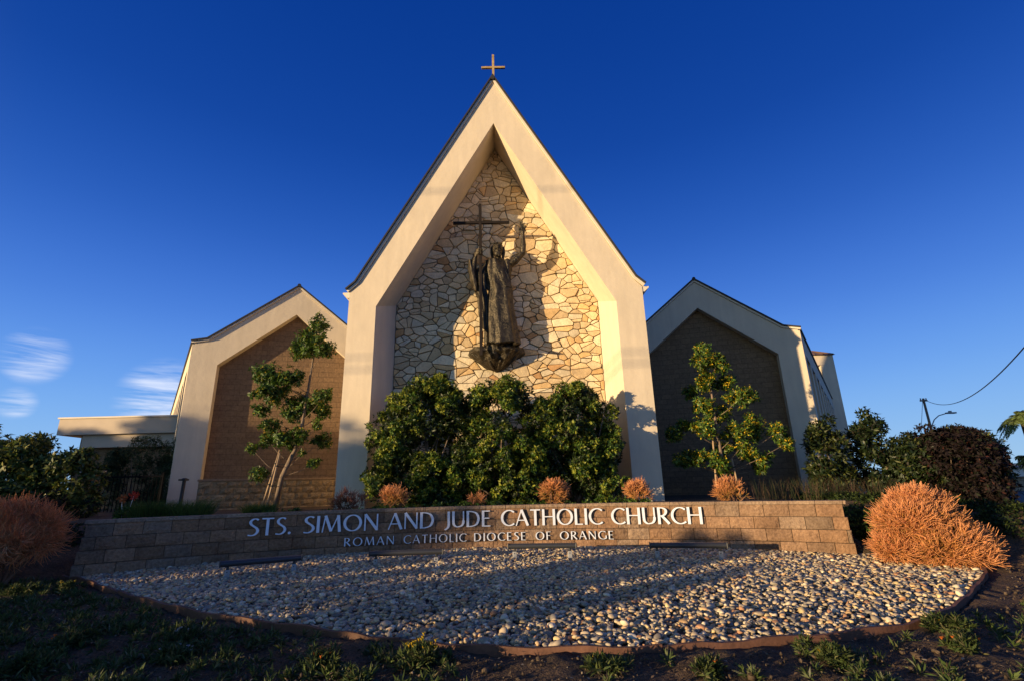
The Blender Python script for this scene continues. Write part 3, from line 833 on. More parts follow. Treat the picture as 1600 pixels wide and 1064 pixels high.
edging_m = mat('edging_board', (0.16, 0.078, 0.05), 0.7, noise=[(3, (0.65, 0.65, 0.65), (1.2, 1.2, 1.2), 5), (30, (.85, .85, .85), (1.12, 1.12, 1.12), 4)], bump=[(30, .004)])
ed = thing('bed_edging', 'brown bent board edging along the curved front of the pebble bed', 'edging')
cuts = [0, 14, 25, 37, 49, 61, 73, len(eb)-1]
for i0, i1 in zip(cuts[:-1], cuts[1:]):
    pts = eb[i0:i1+1]; b = MB()
    nn = len(pts); top = 0.066
    prof = []
    for i, p in enumerate(pts):
        a_, c_ = pts[max(i-1, 0)], pts[min(i+1, nn-1)]
        dx, dy = c_[0]-a_[0], c_[1]-a_[1]; l_ = math.hypot(dx, dy); nx0, ny0 = -dy/l_, dx/l_
        z = float(front_z(np.array(p[1]))); sh = 0.0 if i < nn-1 else 0.0
        wob = 0.012*math.sin(i*1.7+i0)
        for w_, zz in ((-0.012, -0.12), (-0.012, top+wob), (0.026, top+wob), (0.026, -0.12)):
            prof.append((p[0]+nx0*w_, p[1]+ny0*w_, z+zz))
    prof[0:4] = [(x+0.006*(i0 > 0), y, z) for x, y, z in prof[0:4]]
    b.add(prof, [(i*4+j, i*4+(j+1) % 4, (i+1)*4+(j+1) % 4, (i+1)*4+j) for i in range(nn-1) for j in range(4)] + [(0, 1, 2, 3), tuple(range(4*nn-4, 4*nn))])
    b.build('board', edging_m, ed)

# ------------------------------------------------------------------ bar lights on posts in the pebbles
tube_m = mat('dark_fixture', (0.035, 0.037, 0.042), 0.45, spec=0.5)
post_m = mat('grey_post', (0.36, 0.36, 0.37), 0.5, metal=0.3, noise=[(10, (.8, .8, .8), (1.1, 1.1, 1.1), 3)])
lens_m = mat('lamp_lens', (0.3, 0.3, 0.32), 0.2)
LG = 'low bar lights aimed at the sign wall'
def bar_light(pa, pb, z, label):
    c = ((pa[0]+pb[0])/2, (pa[1]+pb[1])/2); L = math.dist(pa, pb); a_ = math.atan2(pb[1]-pa[1], pb[0]-pa[0])
    gz = float(front_z(np.array(c[1])))
    t = thing('bar_light', label, 'light', (c[0], c[1], gz), a_, LG)
    h = z-gz
    b = MB()
    N = 14
    ring = [(0.050*math.cos(2*math.pi*i/N), 0.043*math.sin(2*math.pi*i/N)) for i in range(N)]
    b.add([(-L/2, y, h+q) for y, q in ring]+[(L/2, y, h+q) for y, q in ring], [(i, (i+1) % N, N+(i+1) % N, N+i) for i in range(N)]+[tuple(range(N-1, -1, -1)), tuple(range(N, 2*N))])
    b.build('housing', tube_m, t, smooth=False)
    for s in (-1, 1):
        b = MB(); b.box(s*L/2-0.012 if s > 0 else -L/2-0.01, s*L/2+0.01 if s > 0 else -L/2+0.012, -0.055, 0.055, h-.048, h+.048); b.build('end_cap', tube_m, t, bevel=.01)
        x = s*(L/2-0.11)
        b = MB(); b.box(x-0.036, x+0.036, -0.025, 0.025, -0.1, h-0.085); p = b.build('post', post_m, t, bevel=.004)
        b = MB(); b.tube([(x-.005, -0.0255, h-.115), (x-.005, -0.031, h-.115)], 0.009, 8); b.build('screw', tube_m, p)
        b = MB(); b.tube([(x, 0, h-0.084), (x, 0, h-0.03)], 0.018, 8); b.box(x-.024, x+.024, -.024, .024, h-.0849, h-.065); b.build('knuckle', tube_m, t)
    b = MB(); b.box(-L/2+.04, L/2-.04, 0.025, 0.048, h+0.012, h+0.04); b.build('lens', lens_m, t)
bar_light((-4.11, -5.90), (-3.10, -5.35), -1.015, 'leftmost bar light, in front of the blank left end of the sign wall')
bar_light((-2.09, -5.05), (-0.87, -4.98), -1.02, 'bar light in deep shade below the words Roman Catholic')
bar_light((0.24, -4.77), (1.40, -4.92), -0.99, 'bar light below the words Diocese of Orange')
bar_light((2.61, -5.12), (3.78, -5.43), -0.995, 'rightmost bar light, past the end of the smaller line of lettering')

# ------------------------------------------------------------------ the bronze statue in the niche
bronze = mat('dark_bronze', (0.048, 0.040, 0.028), 0.36, metal=0.55, spec=0.5, noise=[(5, (0.45, 0.45, 0.42), (1.5, 1.4, 1.2), 7), (22, (0.6, 0.6, 0.6), (1.5, 1.5, 1.55), 5)], bump=[(12, 0.03), (34, 0.02)])
rust = mat('dark_iron', (0.018, 0.013, 0.010), 0.7, metal=0.0, spec=0.2, noise=[(6, (.7, .7, .7), (1.25, 1.2, 1.2), 4)])
YS = 0.88
def remeshed(b, name, m, root, voxel, smooth_it=4):
    o = b.build(name, m, root)
    r = o.modifiers.new('remesh', 'REMESH'); r.mode = 'VOXEL'; r.voxel_size = voxel; r.use_smooth_shade = True
    if smooth_it:
        sm = o.modifiers.new('smooth', 'SMOOTH'); sm.factor = 0.5; sm.iterations = smooth_it
    return o
ico_v, ico_f = ico(3)
def ell(b, c, r, rot=None):
    vs = ico_v*np.array(r)
    if rot is not None: vs = vs @ np.array(rot.to_matrix()).T
    b.add((vs+np.array(c)).tolist(), ico_f.tolist())
def limb(b, pts, rad, k=12):
    b.tube(pts, rad, k)
    for p, r in zip(pts, rad): ell(b, p, (r*.995,)*3)
from mathutils import Euler
st = thing('statue', 'dark bronze robed man with one arm raised and a tall thin cross, in the niche', 'statue', (0, 0, 0))
b = MB()
# torso, neck and head
limb(b, [(0.10, YS, 5.75), (0.09, YS, 6.25), (0.06, YS-.02, 6.75), (0.05, YS, 7.0)], [0.30, 0.27, 0.30, 0.24])
ell(b, (0.05, YS, 6.95), (0.42, 0.20, 0.14))
limb(b, [(0.05, YS-.02, 7.0), (0.055, YS-.05, 7.28)], [0.125, 0.115])
hr = Euler((-0.16, 0, 0.05))
def H(x, y, z): return tuple(np.array((0.055, YS-.09, 7.46)) + np.array(hr.to_matrix()) @ np.array((x, y, z)))
ell(b, H(0, 0.02, 0.05), (0.185, 0.225, 0.25), hr)                # skull
ell(b, H(0, -0.05, -0.12), (0.135, 0.15, 0.17), hr)               # jaw
limb(b, [H(0, -0.205, 0.07), H(0, -0.255, -0.03)], [0.024, 0.042], 8)   # nose
ell(b, H(0, -0.185, 0.10), (0.14, 0.05, 0.03), hr)                # brow
for q in (-1, 1):
    ell(b, H(q*0.085, -0.15, -0.045), (0.05, 0.05, 0.05), hr)     # cheekbones
    ell(b, H(q*0.072, -0.185, 0.045), (0.032, 0.022, 0.02), hr)   # eyes
    ell(b, H(q*0.19, 0.03, 0.01), (0.028, 0.05, 0.075), hr)       # ears
ell(b, H(0, -0.195, -0.105), (0.055, 0.03, 0.015), hr); ell(b, H(0, -0.19, -0.135), (0.045, 0.03, 0.016), hr)   # lips
# raised arm
limb(b, [(0.36, YS, 6.98), (0.62, YS-.07, 7.10), (0.88, YS-.12, 7.36)], [0.155, 0.125, 0.10])
limb(b, [(0.88, YS-.12, 7.36), (0.905, YS-.16, 7.62), (0.90, YS-.2, 7.96)], [0.10, 0.098, 0.062])
# open raised hand
limb(b, [(0.90, YS-.2, 7.97), (0.90, YS-.21, 8.10)], [0.06, 0.075])
ell(b, (0.90, YS-.21, 8.15), (0.105, 0.045, 0.12))
def finger(b, pts, r0): limb(b, pts, [r0*(1-0.12*i) for i in range(len(pts))], 8)
zf = 8.22
finger(b, [(0.845, YS-.21, zf), (0.83, YS-.22, zf+.13), (0.82, YS-.22, zf+.23)], 0.030)
finger(b, [(0.885, YS-.215, zf+.02), (0.885, YS-.22, zf+.17), (0.89, YS-.215, zf+.30)], 0.030)
finger(b, [(0.93, YS-.215, zf+.01), (0.945, YS-.25, zf+.12), (0.95, YS-.31, zf+.13), (0.945, YS-.32, zf+.07)], 0.029)
finger(b, [(0.975, YS-.21, zf-.03), (0.995, YS-.24, zf+.05), (0.995, YS-.29, zf+.05), (0.985, YS-.30, zf+.0)], 0.025)
finger(b, [(0.82, YS-.21, 8.08), (0.775, YS-.24, 8.15), (0.765, YS-.26, 8.235)], 0.031)
# arm that holds the cross
limb(b, [(-0.28, YS, 6.98), (-0.52, YS-.02, 6.68), (-0.74, YS-.08, 6.42)], [0.155, 0.13, 0.105])
limb(b, [(-0.74, YS-.08, 6.42), (-0.74, YS-.18, 6.75), (-0.68, YS-.24, 7.16)], [0.105, 0.10, 0.062])
ell(b, (-0.655, YS-.25, 7.28), (0.06, 0.085, 0.13))
CX, CY = -0.505, YS-.30
for i in range(4):
    z = 7.225+0.058*i
    finger(b, [(-0.63, YS-.31, z), (-0.565, YS-.385+.004*i, z+.012), (-0.475, YS-.385, z+.008), (-0.435, YS-.33, z+.0), (-0.455, YS-.275, z-.004)], 0.028-0.0015*i)
finger(b, [(-0.64, YS-.2, 7.33), (-0.57, YS-.21, 7.42), (-0.49, YS-.225, 7.46)], 0.032)
# feet
for x, tw in ((0.06, -0.1), (0.50, 0.15)):
    limb(b, [(x, YS+.05, 4.32), (x+tw*.3, YS-.16, 4.25), (x+tw*.6, YS-.33, 4.22)], [0.085, 0.07, 0.052])
    for q in range(5):
        limb(b, [(x+tw*.6-.05+q*.027, YS-.34, 4.218), (x+tw*.75-.06+q*.031, YS-.41+0.006*abs(q-1), 4.208)], [0.022, 0.018], 8)
remeshed(b, 'body', bronze, st, 0.013, 2)
# hair and beard
b = MB()
rh = random.Random(3)
for i in range(60):
    a = rh.uniform(0.15, math.pi-0.15); e = rh.uniform(-0.1, 1.5)
    x = 0.19*math.cos(a)*math.cos(e*.9); yb = 0.06+0.17*math.sin(a)*math.cos(e*.8); z = 0.06+0.245*math.sin(e)
    ell(b, H(x, yb*.9+.0, z), (0.05, 0.05, 0.05))
for q in (-1, 1):
    for i in range(9):
        t = i/8
        ell(b, H(q*(0.185+0.02*math.sin(t*5)), 0.03+0.06*t, 0.13-0.42*t), (0.05, 0.075, 0.055))
for i in range(5): ell(b, H(-0.12+.06*i, -0.12, 0.235-.015*abs(i-2)), (0.045, 0.05, 0.035))
for i in range(30):
    a = rh.uniform(-1.25, 1.25); t = rh.random()
    ell(b, H(0.125*math.sin(a)*(1-.35*t), -0.04-0.155*math.cos(a)*(1-.1*t), -0.16-0.13*t), (0.035, 0.035, 0.045))
remeshed(b, 'hair', bronze, st, 0.014, 1)
# robe: a draped loft
def loft(name, rings, folds, amp, seed, diag=0.0, close_bottom=True, nt=120, nz=90):
    zs = [r[0] for r in rings]
    vs = []
    for iz in range(nz+1):
        z = zs[0]+(zs[-1]-zs[0])*iz/nz
        vals = [np.interp(z, zs, [r[k] for r in rings]) for k in (1, 2, 3, 4)]
        for it in range(nt):
            t = 2*math.pi*it/nt
            cx_, cy_, rx_, ry_ = vals
            h = (z-zs[0])/(zs[-1]-zs[0])
            f = amp*(1-0.65*h)*(math.sin(folds*t+3*math.sin(z*1.3+seed)+seed)+0.5*math.sin((folds*2+1)*t+z*2.0))
            f += 0.03*mnoise.noise((2.2*math.cos(t)+seed, 2.2*math.sin(t), z*1.1)) + 0.008*mnoise.noise((7*math.cos(t)+seed, 7*math.sin(t), z*4))
            if math.sin(t) < .2 and z < 6.25: f += 0.028*(1-0.55*(z-4.27)/2)*(abs(math.sin(4.5*t+0.35*z+seed))**3-.4)
            if math.sin(t) < .3 and z > 5.75: f += 0.030*smooth01((z-5.75)/.3)*(abs(math.sin(2.6*(z*1.25+1.15*math.cos(t))+seed))**4-.3)
            f += diag*math.sin(9*(z+0.9*math.cos(t)*rx_*1.3)*1.6+seed)*smooth01((z-6.0)/.4)*(math.sin(t) < 0)
            vs.append((cx_+(rx_+f)*math.cos(t), cy_+(ry_+f)*math.sin(t), z + (0.03*math.sin(5*t+1) if iz == 0 else 0)))
    fs = [(iz*nt+it, iz*nt+(it+1) % nt, (iz+1)*nt+(it+1) % nt, (iz+1)*nt+it) for iz in range(nz) for it in range(nt)]
    fs += [tuple(range(nt-1, -1, -1)), tuple(range(nz*nt, (nz+1)*nt))]
    b = MB(); b.add(vs, fs); return b
robe = loft('robe', [(4.27, 0.16, YS, 0.58, 0.34), (4.8, 0.13, YS, 0.52, 0.32), (5.5, 0.10, YS, 0.455, 0.30), (6.05, 0.11, YS, 0.40, 0.29), (6.45, 0.09, YS, 0.39, 0.29), (6.85, 0.07, YS, 0.42, 0.27), (7.03, 0.06, YS, 0.38, 0.21), (7.13, 0.05, YS-.01, 0.20, 0.15)], 7, 0.006, 1.3, diag=0.0)
robe.build('robe', bronze, st, smooth=True)
# mantle wrapped over one shoulder, hanging below the arm that holds the cross
b = MB()
def sheet(ctrl, th, nu=40, nv=14, amp=0.02, seed=0.0):
    """ctrl: list of (left xyz, right xyz); a thick rippled cloth between the two edges"""
    n = len(ctrl); vs = []
    for side in (0, 1):
        for i in range(nu+1):
            t = i/nu*(n-1); k = min(int(t), n-2); f = t-k
            Lp = Vector(ctrl[k][0]).lerp(Vector(ctrl[k+1][0]), f); Rp = Vector(ctrl[k][1]).lerp(Vector(ctrl[k+1][1]), f)
            for j in range(nv+1):
                g = j/nv; p = Lp.lerp(Rp, g)
                p.y -= 0.10*math.sin(math.pi*g) + amp*math.sin(g*16+seed+2*math.sin(t)) - side*th
                vs.append(tuple(p))
    N = (nu+1)*(nv+1); fs = []
    for i in range(nu):
        for j in range(nv):
            a = i*(nv+1)+j
            fs.append((a, a+1, a+nv+2, a+nv+1)); fs.append((N+a, N+a+nv+1, N+a+nv+2, N+a+1))
    for i in range(nu):
        a = i*(nv+1); fs.append((a, a+nv+1, N+a+nv+1, N+a)); a += nv; fs.append((a, N+a, N+a+nv+1, a+nv+1))
    for j in range(nv):
        a = j; fs.append((a, N+a, N+a+1, a+1)); a = nu*(nv+1)+j; fs.append((a, a+1, N+a+1, N+a))
    return vs, fs
b.add(*sheet([((-0.36, YS-.08, 7.12), (0.02, YS-.26, 7.12)), ((-0.50, YS-.10, 6.75), (0.24, YS-.27, 6.80)), ((-0.46, YS-.08, 6.35), (0.44, YS-.24, 6.45)), ((-0.30, YS-.12, 6.05), (0.50, YS-.20, 6.12))], 0.05, amp=0.022, seed=1))
b.add(*sheet([((-0.40, YS+.02, 7.08), (-0.15, YS-.10, 7.05)), ((-0.84, YS-.02, 6.72), (-0.34, YS-.14, 6.6)), ((-0.80, YS-.04, 6.3), (-0.34, YS-.14, 6.2)), ((-0.64, YS, 5.85), (-0.26, YS-.16, 5.7)), ((-0.60, YS, 5.3), (-0.25, YS-.18, 5.1)), ((-0.50, YS, 4.85), (-0.28, YS-.16, 4.55))], 0.06, amp=0.025, seed=3))
b.add(*sheet([((-0.92, YS-.16, 7.06), (-0.80, YS-.22, 7.10)), ((-0.93, YS-.14, 6.8), (-0.70, YS-.24, 6.8)), ((-0.86, YS-.12, 6.4), (-0.62, YS-.22, 6.35)), ((-0.74, YS-.06, 6.05), (-0.60, YS-.16, 6.0))], 0.05, nv=8, amp=0.012, seed=5))
b.add(*sheet([((0.22, YS-.10, 7.13), (0.50, YS-.10, 7.10)), ((0.30, YS-.16, 6.9), (0.52, YS-.04, 6.88)), ((0.36, YS-.16, 6.5), (0.46, YS, 6.5))], 0.05, nv=8, amp=0.01, seed=2))
b.build('mantle', bronze, st, smooth=True)
b = MB(); b.box(CX-.045, CX+.045, CY-.045, CY+.045, 3.86, 9.10); b.box(-1.40, CX-.046, CY-.042, CY+.042, 8.355, 8.44); b.box(CX+.046, 0.46, CY-.042, CY+.042, 8.355, 8.44)
b.build('cross', rust, st, bevel=.005)
# rock bracket
vs = []; nt, nz = 64, 22
for iz in range(nz+1):
    h = iz/nz; z = 3.56+h*0.66
    for it in range(nt+1):
        t = math.pi + math.pi*it/nt
        rx_ = 0.90*(0.16+0.84*min(1, (h*1.25))**0.8); ry_ = 0.60*(0.25+0.75*min(1, h*1.3)**0.7)
        f = 0.09*mnoise.noise((2.2*math.cos(t)*1.5, 2.2*math.sin(t), z*2.5))+0.05*mnoise.noise((7*math.cos(t), 7*math.sin(t), z*6))
        vs.append((-0.05+(rx_+f)*math.cos(t), 1.38+(ry_+f)*math.sin(t)*1.15, z+0.05*mnoise.noise((t*3, h*2, 1))))
vs.append((-0.05, 1.37, 4.20)); vs.append((-0.05, 1.37, 3.48))
fs = [(iz*(nt+1)+it, iz*(nt+1)+it+1, (iz+1)*(nt+1)+it+1, (iz+1)*(nt+1)+it) for iz in range(nz) for it in range(nt)]
N = (nz+1)*(nt+1)
fs += [(nz*(nt+1)+it, nz*(nt+1)+it+1, N) for it in range(nt)] + [(it+1, it, N+1) for it in range(nt)]
b = MB(); b.add(vs, fs); b.build('rock_base', bronze, st)

# ------------------------------------------------------------------ foliage
def leaf_quads(base, d, nrm, L, W, fold=0.0):
    """one 4-vertex leaf per row"""
    side = np.cross(d, nrm); side /= np.linalg.norm(side, axis=1, keepdims=True)+1e-9
    L = np.asarray(L)[:, None]; W = np.asarray(W)[:, None]
    up = np.cross(side, d)
    a = base
    b_ = base + d*L*0.5 + side*W*0.5 + up*L*0.06
    c = base + d*L - up*L*0.05
    e = base + d*L*0.5 - side*W*0.5 + up*L*0.06
    return np.stack([a, b_, c, e], 1).reshape(-1, 3)
def unit(v): return v/(np.linalg.norm(v, axis=1, keepdims=True)+1e-9)
def pick(pal, n, jit=0.22):
    p = np.array([q[1] for q in pal], float); p /= p.sum()
    return np.array([q[0] for q in pal])[rng.choice(len(pal), n, p=p)]*rng.uniform(1-jit, 1+jit, (n, 1))
def foliage_mesh(clumps, dens, k, L, W, pal, up=0.35, shell=(0.72, 1.08), beta=(35, 95), tip=None, inner=0.25, droop=0.0):
    """rosettes of k leaves around the outside of round clumps (x, y, z, r)"""
    cl = np.array([c[:4] for c in clumps], float)
    area = 4*np.pi*cl[:, 3]**2
    cnt = np.maximum(3, (area*dens).astype(int))
    who = np.repeat(np.arange(len(cl)), cnt)
    n = len(who)
    d = unit(rng.normal(0, 1, (n, 3)))
    rr = cl[who, 3]*np.where(rng.random(n) < inner, rng.uniform(0.3, shell[0], n), rng.uniform(shell[0], shell[1], n))
    pos = cl[who, :3] + d*rr[:, None]*np.array([1, 1, .92])
    ax = unit(d + np.array([0, 0, up]) + rng.normal(0, .28, (n, 3)))
    base = np.repeat(pos, k, 0); axk = np.repeat(ax, k, 0); m = len(base)
    pr = unit(np.cross(axk, unit(rng.normal(0, 1, (m, 3)))))
    be = np.radians(rng.uniform(beta[0], beta[1], m))[:, None]
    dirn = unit(axk*np.cos(be) + pr*np.sin(be) + np.array([0, 0, -droop]))
    nrm = unit(axk*np.sin(be) - pr*np.cos(be) + rng.normal(0, .25, (m, 3)))
    lv = leaf_quads(base, dirn, nrm, L*rng.uniform(.6, 1.2, m), W*rng.uniform(.7, 1.2, m))
    c = pick(pal, m)
    if tip is not None:
        isy = np.repeat(rng.random(n) < tip[1], k)
        c[isy] = np.array(tip[0])*rng.uniform(.8, 1.2, (isy.sum(), 1))
    f = np.arange(m*4).reshape(-1, 4)
    return lv, f, np.repeat(c, 4, 0), pos
leaf_m = mat('leaf', attr='Col', rough=0.48, spec=0.4, translucent=0.22)
leaf_dull = mat('leaf_dull', attr='Col', rough=0.7, spec=0.2, translucent=0.2)
bark = mat('bark', (0.20, 0.15, 0.11), 0.9, noise=[((20, 20, 5), (.6, .6, .6), (1.3, 1.25, 1.2), 5)], bump=[(40, .01)])
bark_red = mat('bark_reddish', (0.20, 0.11, 0.07), 0.85, noise=[((14, 14, 4), (.6, .6, .6), (1.3, 1.25, 1.2), 5)])
stake_m = mat('stake_wood', (0.40, 0.28, 0.17), 0.8, noise=[((20, 20, 3), (.7, .7, .7), (1.2, 1.2, 1.2), 4)])
tie_m = mat('rubber_tie', (0.03, 0.03, 0.03), 0.7)

GREEN = [((0.045, 0.095, 0.012), 40), ((0.075, 0.145, 0.016), 30), ((0.125, 0.19, 0.022), 18), ((0.025, 0.045, 0.010), 16)]
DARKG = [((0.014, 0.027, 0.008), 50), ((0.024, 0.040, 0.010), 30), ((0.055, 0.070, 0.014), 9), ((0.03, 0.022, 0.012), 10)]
LEFTG = [((0.07, 0.11, 0.02), 40), ((0.12, 0.15, 0.026), 30), ((0.20, 0.19, 0.035), 18), ((0.04, 0.055, 0.015), 20)]
OLIVE = [((0.05, 0.07, 0.025), 40), ((0.085, 0.105, 0.045), 30), ((0.03, 0.045, 0.018), 30)]
PURPLE = [((0.014, 0.009, 0.010), 50), ((0.020, 0.012, 0.011), 30), ((0.014, 0.018, 0.008), 20), ((0.06, 0.02, 0.016), 5)]

# the four rounded shrubs filling the foot of the niche
SG = 'rounded evergreen shrubs below the statue'
def shrub(name, label, cat, cl, dens, k, L, W, pal, stems, base, group=None, m=None, **kw):
    t = thing(name, label, cat, base, 0, group)
    v, f, c, pos = foliage_mesh([(x-base[0], y-base[1], z-base[2], r) for x, y, z, r in cl], dens, k, L, W, pal, **kw)
    link('foliage', np_mesh('foliage', v, f, c), m or leaf_m, t)
    b = MB()
    cs = sorted(cl, key=lambda q: rng.random())[:stems]
    for (x, y, z, r) in cs:
        p = Vector((x-base[0], y-base[1], z-base[2])); q = Vector((rng.normal(0, .06), rng.normal(0, .06), -0.06))
        md = (p+q)*.5 + Vector((rng.normal(0, .1), rng.normal(0, .1), 0.05*p.length))
        b.tube([q, q.lerp(md, .55)+Vector((0, 0, .03)), md, p], [0.032, 0.026, 0.02, 0.008], 6)
    b.build('stems', bark, t, smooth=True)
    return t
def clump_blob(cx, cy, z0, z1, rx_, ry_, n, r0, r1, seed, top=None):
    """clump centres over the surface of an upright rounded volume"""
    r = np.random.default_rng(seed); out = []
    hz = (z1-z0)/2; cz = (z0+z1)/2
    for i in range(n):
        t = r.uniform(0, 2*np.pi); u = r.uniform(-0.85, 1.0)
        rad = r.uniform(r0, r1); q = math.sqrt(max(0, 1-abs(u)**3.2))
        out.append((cx+(rx_-rad*.8)*q*math.cos(t)*r.uniform(.75, 1), cy+(ry_-rad*.8)*q*math.sin(t)*r.uniform(.75, 1), cz+(hz-rad*.8)*u, rad))
    return out
SH = [(-1.93, -0.70, -0.42, 2.76, 1.50, 1.0, 96, 11, 'leftmost and widest of the three rounded shrubs below the statue'),
      (0.10, -0.78, -0.42, 2.66, 1.36, 1.0, 80, 12, 'middle rounded shrub, directly below the rock bracket of the statue'),
      (2.0, -0.50, -0.42, 2.52, 1.46, 0.86, 84, 13, 'rightmost rounded shrub of the niche, against the right pillar')]
for (cx, cy, z0, z1, a, c_, n, sd, lab) in SH:
    r = np.random.default_rng(sd); cl = [(cx+r.uniform(-.80, .80)*a, cy+r.uniform(-.8, .5)*c_, r.uniform(-.35, .75), r.uniform(.2, .36)) for _ in range(26)]
    for i in range(n):
        t = r.uniform(0, 2*np.pi); u = r.uniform(-1, 1); rad = r.uniform(.15, .46)
        q = (1-max(0, u)**2.7)**.5 if u > 0 else (1-abs(u)**7)**.5
        cl.append((cx+(a-rad*.7)*q*math.cos(t)*r.uniform(.7, 1.04), cy+(c_-rad*.7)*q*math.sin(t)*r.uniform(.7, 1.04), (z0+z1)/2+((z1-z0)/2-rad*.6)*u, rad))
    for i in range(12):   # shoots sticking out of the outline
        t = r.uniform(0, math.pi*2); q = r.uniform(.2, 1.0); cl.append((cx+a*q*math.cos(t), cy+c_*.8*q*math.sin(t), z1-.15-r.uniform(-.25, .1)-.8*q*q, r.uniform(.10, .22)))
    t = shrub('evergreen_shrub', lab, 'shrub', [(x, y, z, q*.86) for x, y, z, q in cl], 40, 7, 0.10, 0.036, DARKG+[((0.045, 0.075, 0.012), 40)], 14, (cx, cy, -0.47), SG, shell=(.7, 1.0), inner=.2)  # dark inner leaf colours paint the shade in the gaps between clumps
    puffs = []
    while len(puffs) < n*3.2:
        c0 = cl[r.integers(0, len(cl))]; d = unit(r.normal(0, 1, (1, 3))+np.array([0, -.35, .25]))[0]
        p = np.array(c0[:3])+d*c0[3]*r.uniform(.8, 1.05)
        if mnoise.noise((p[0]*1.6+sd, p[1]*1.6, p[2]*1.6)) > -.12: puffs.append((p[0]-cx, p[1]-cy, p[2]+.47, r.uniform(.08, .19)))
    v, f, c, pos = foliage_mesh(puffs, 150, 7, .088, .034, GREEN, up=.5, beta=(30, 80), tip=((0.27, 0.29, 0.035), .38), shell=(.75, 1.1), inner=.1)  # bright outer rosettes; yellow-green tips paint highlights on the foliage
    link('highlight_leaves', np_mesh('highlight_leaves', v, f, c), leaf_m, t)

# the two young staked trees
def young_tree(label, cl, trunk, stakes, seed, flowers, pal, tipc):
    base = (trunk[0][0], trunk[0][1], -0.5)
    t = thing('young_tree', label, 'tree', base, 0, 'young staked trees in front of the wings')
    o = Vector(base)
    b = MB(); pts = [Vector(p[:3])-o for p in trunk]; pts[0].z = -0.08
    rad = [max(p[3]*0.62, 0.012) for p in trunk]
    b.tube(pts, rad, 10); b.build('trunk', bark, t, smooth=True)
    r = np.random.default_rng(seed)
    cl2 = [(x-o.x, y-o.y+r.uniform(-.4, .4), z-o.z, rr*0.9) for x, y, z, rr in cl]
    cl3 = []
    for (x, y, z, rr) in cl2:
        for _ in range(3):
            d_ = unit(r.normal(0, 1, (1, 3)))[0]*rr*r.uniform(.9, 1.35); cl3.append((x+d_[0], y+d_[1], z+d_[2]*.8, rr*r.uniform(.28, .5)))
    b = MB()
    for (x, y, z, rr) in cl2:
        c = Vector((x, y, z))
        # leave the trunk a little below the clump
        zz = z - 0.35 - 0.35*abs(x-pts[2].x)
        q = pts[1]
        for i in range(len(pts)-1):
            if pts[i].z <= zz <= pts[i+1].z: q = pts[i].lerp(pts[i+1], (zz-pts[i].z)/(pts[i+1].z-pts[i].z))
        if zz > pts[-1].z: q = pts[-1]
        if zz < pts[1].z: q = pts[1]
        md = q.lerp(c, .5)+Vector((0, 0, -0.05))
        b.tube([q, md, c, c+Vector((0, 0, rr*.5))], [0.013, 0.009, 0.006, 0.003], 6)
    b.build('branches', bark, t, smooth=True)
    v, f, c, pos = foliage_mesh(cl2+cl3, 88, 7, 0.13, 0.040, pal, up=.15, inner=.4, shell=(.55, 1.18), beta=(35, 110), droop=.28)
    link('foliage', np_mesh('foliage', v, f, c), leaf_m, t)
    n = int(len(pos)*flowers); sel = pos[r.choice(len(pos), n, replace=False)]
    k = 7; bs = np.repeat(sel, k, 0)+r.normal(0, .025, (n*k, 3)); m = len(bs)
    lv = leaf_quads(bs, unit(r.normal(0, 1, (m, 3))), unit(r.normal(0, 1, (m, 3))), np.full(m, .05), np.full(m, .032))
    link('yellow_blossom', np_mesh('yellow_blossom', lv, np.arange(m*4).reshape(-1, 4), np.repeat(np.array(tipc)*r.uniform(.7, 1.2, (m, 1)), 4, 0)), leaf_dull, t)
    for (p0, p1) in stakes:
        a_, c_ = Vector(p0)-o, Vector(p1)-o; a_.z = -0.05
        b = MB(); b.tube([a_, c_], [0.028, 0.025], 8); sk = b.build('stake', stake_m, t, smooth=True)
        for h in (0.45, 0.78):
            q = a_.lerp(c_, h); tp = pts[0].lerp(pts[1], min(1, (q.z-pts[0].z)/(pts[1].z-pts[0].z))) if q.z < pts[1].z else pts[1].lerp(pts[2], min(1, (q.z-pts[1].z)/(pts[2].z-pts[1].z)))
            b = MB(); b.tube([q, q.lerp(tp, .5)+Vector((0, 0, -.03)), tp], 0.009, 5); b.tube([q+Vector((0, 0, -.02)), q+Vector((0, 0, .02))], 0.036, 8)
            b.build('tie', tie_m, t)
    return t
LT = [[-4.99, -1.0, 4.46, 0.27], [-5.14, -1.0, 3.96, 0.45], [-5.4, -1.0, 3.8, 0.3], [-4.59, -1.0, 3.67, 0.28], [-6.22, -1.0, 3.05, 0.42], [-6.49, -1.0, 3.18, 0.26], [-5.91, -1.0, 2.52, 0.42], [-5.43, -1.0, 2.89, 0.32], [-6.37, -1.0, 2.14, 0.2], [-5.12, -1.0, 2.25, 0.35], [-4.55, -1.0, 2.35, 0.26], [-5.34, -1.0, 2.0, 0.28], [-4.71, -1.0, 2.1, 0.24], [-5.81, -1.0, 1.62, 0.24], [-6.09, -1.0, 1.35, 0.2], [-6.42, -1.0, 1.11, 0.13], [-5.46, -1.0, 1.3, 0.28], [-5.04, -1.0, 1.41, 0.22], [-4.64, -1.0, 1.28, 0.23], [-4.64, -1.0, 1.66, 0.13], [-6.1, -1.0, 0.48, 0.21], [-4.73, -1.0, 0.72, 0.15], [-5.04, -1.0, 0.94, 0.07]]
FARL = 1.125
def push(p): return tuple(c0+FARL*(a-c0) for a, c0 in zip(p, (0.298, -14.0, 0.0)))
LT = [[*push(p[:3]), p[3]*FARL] for p in LT]
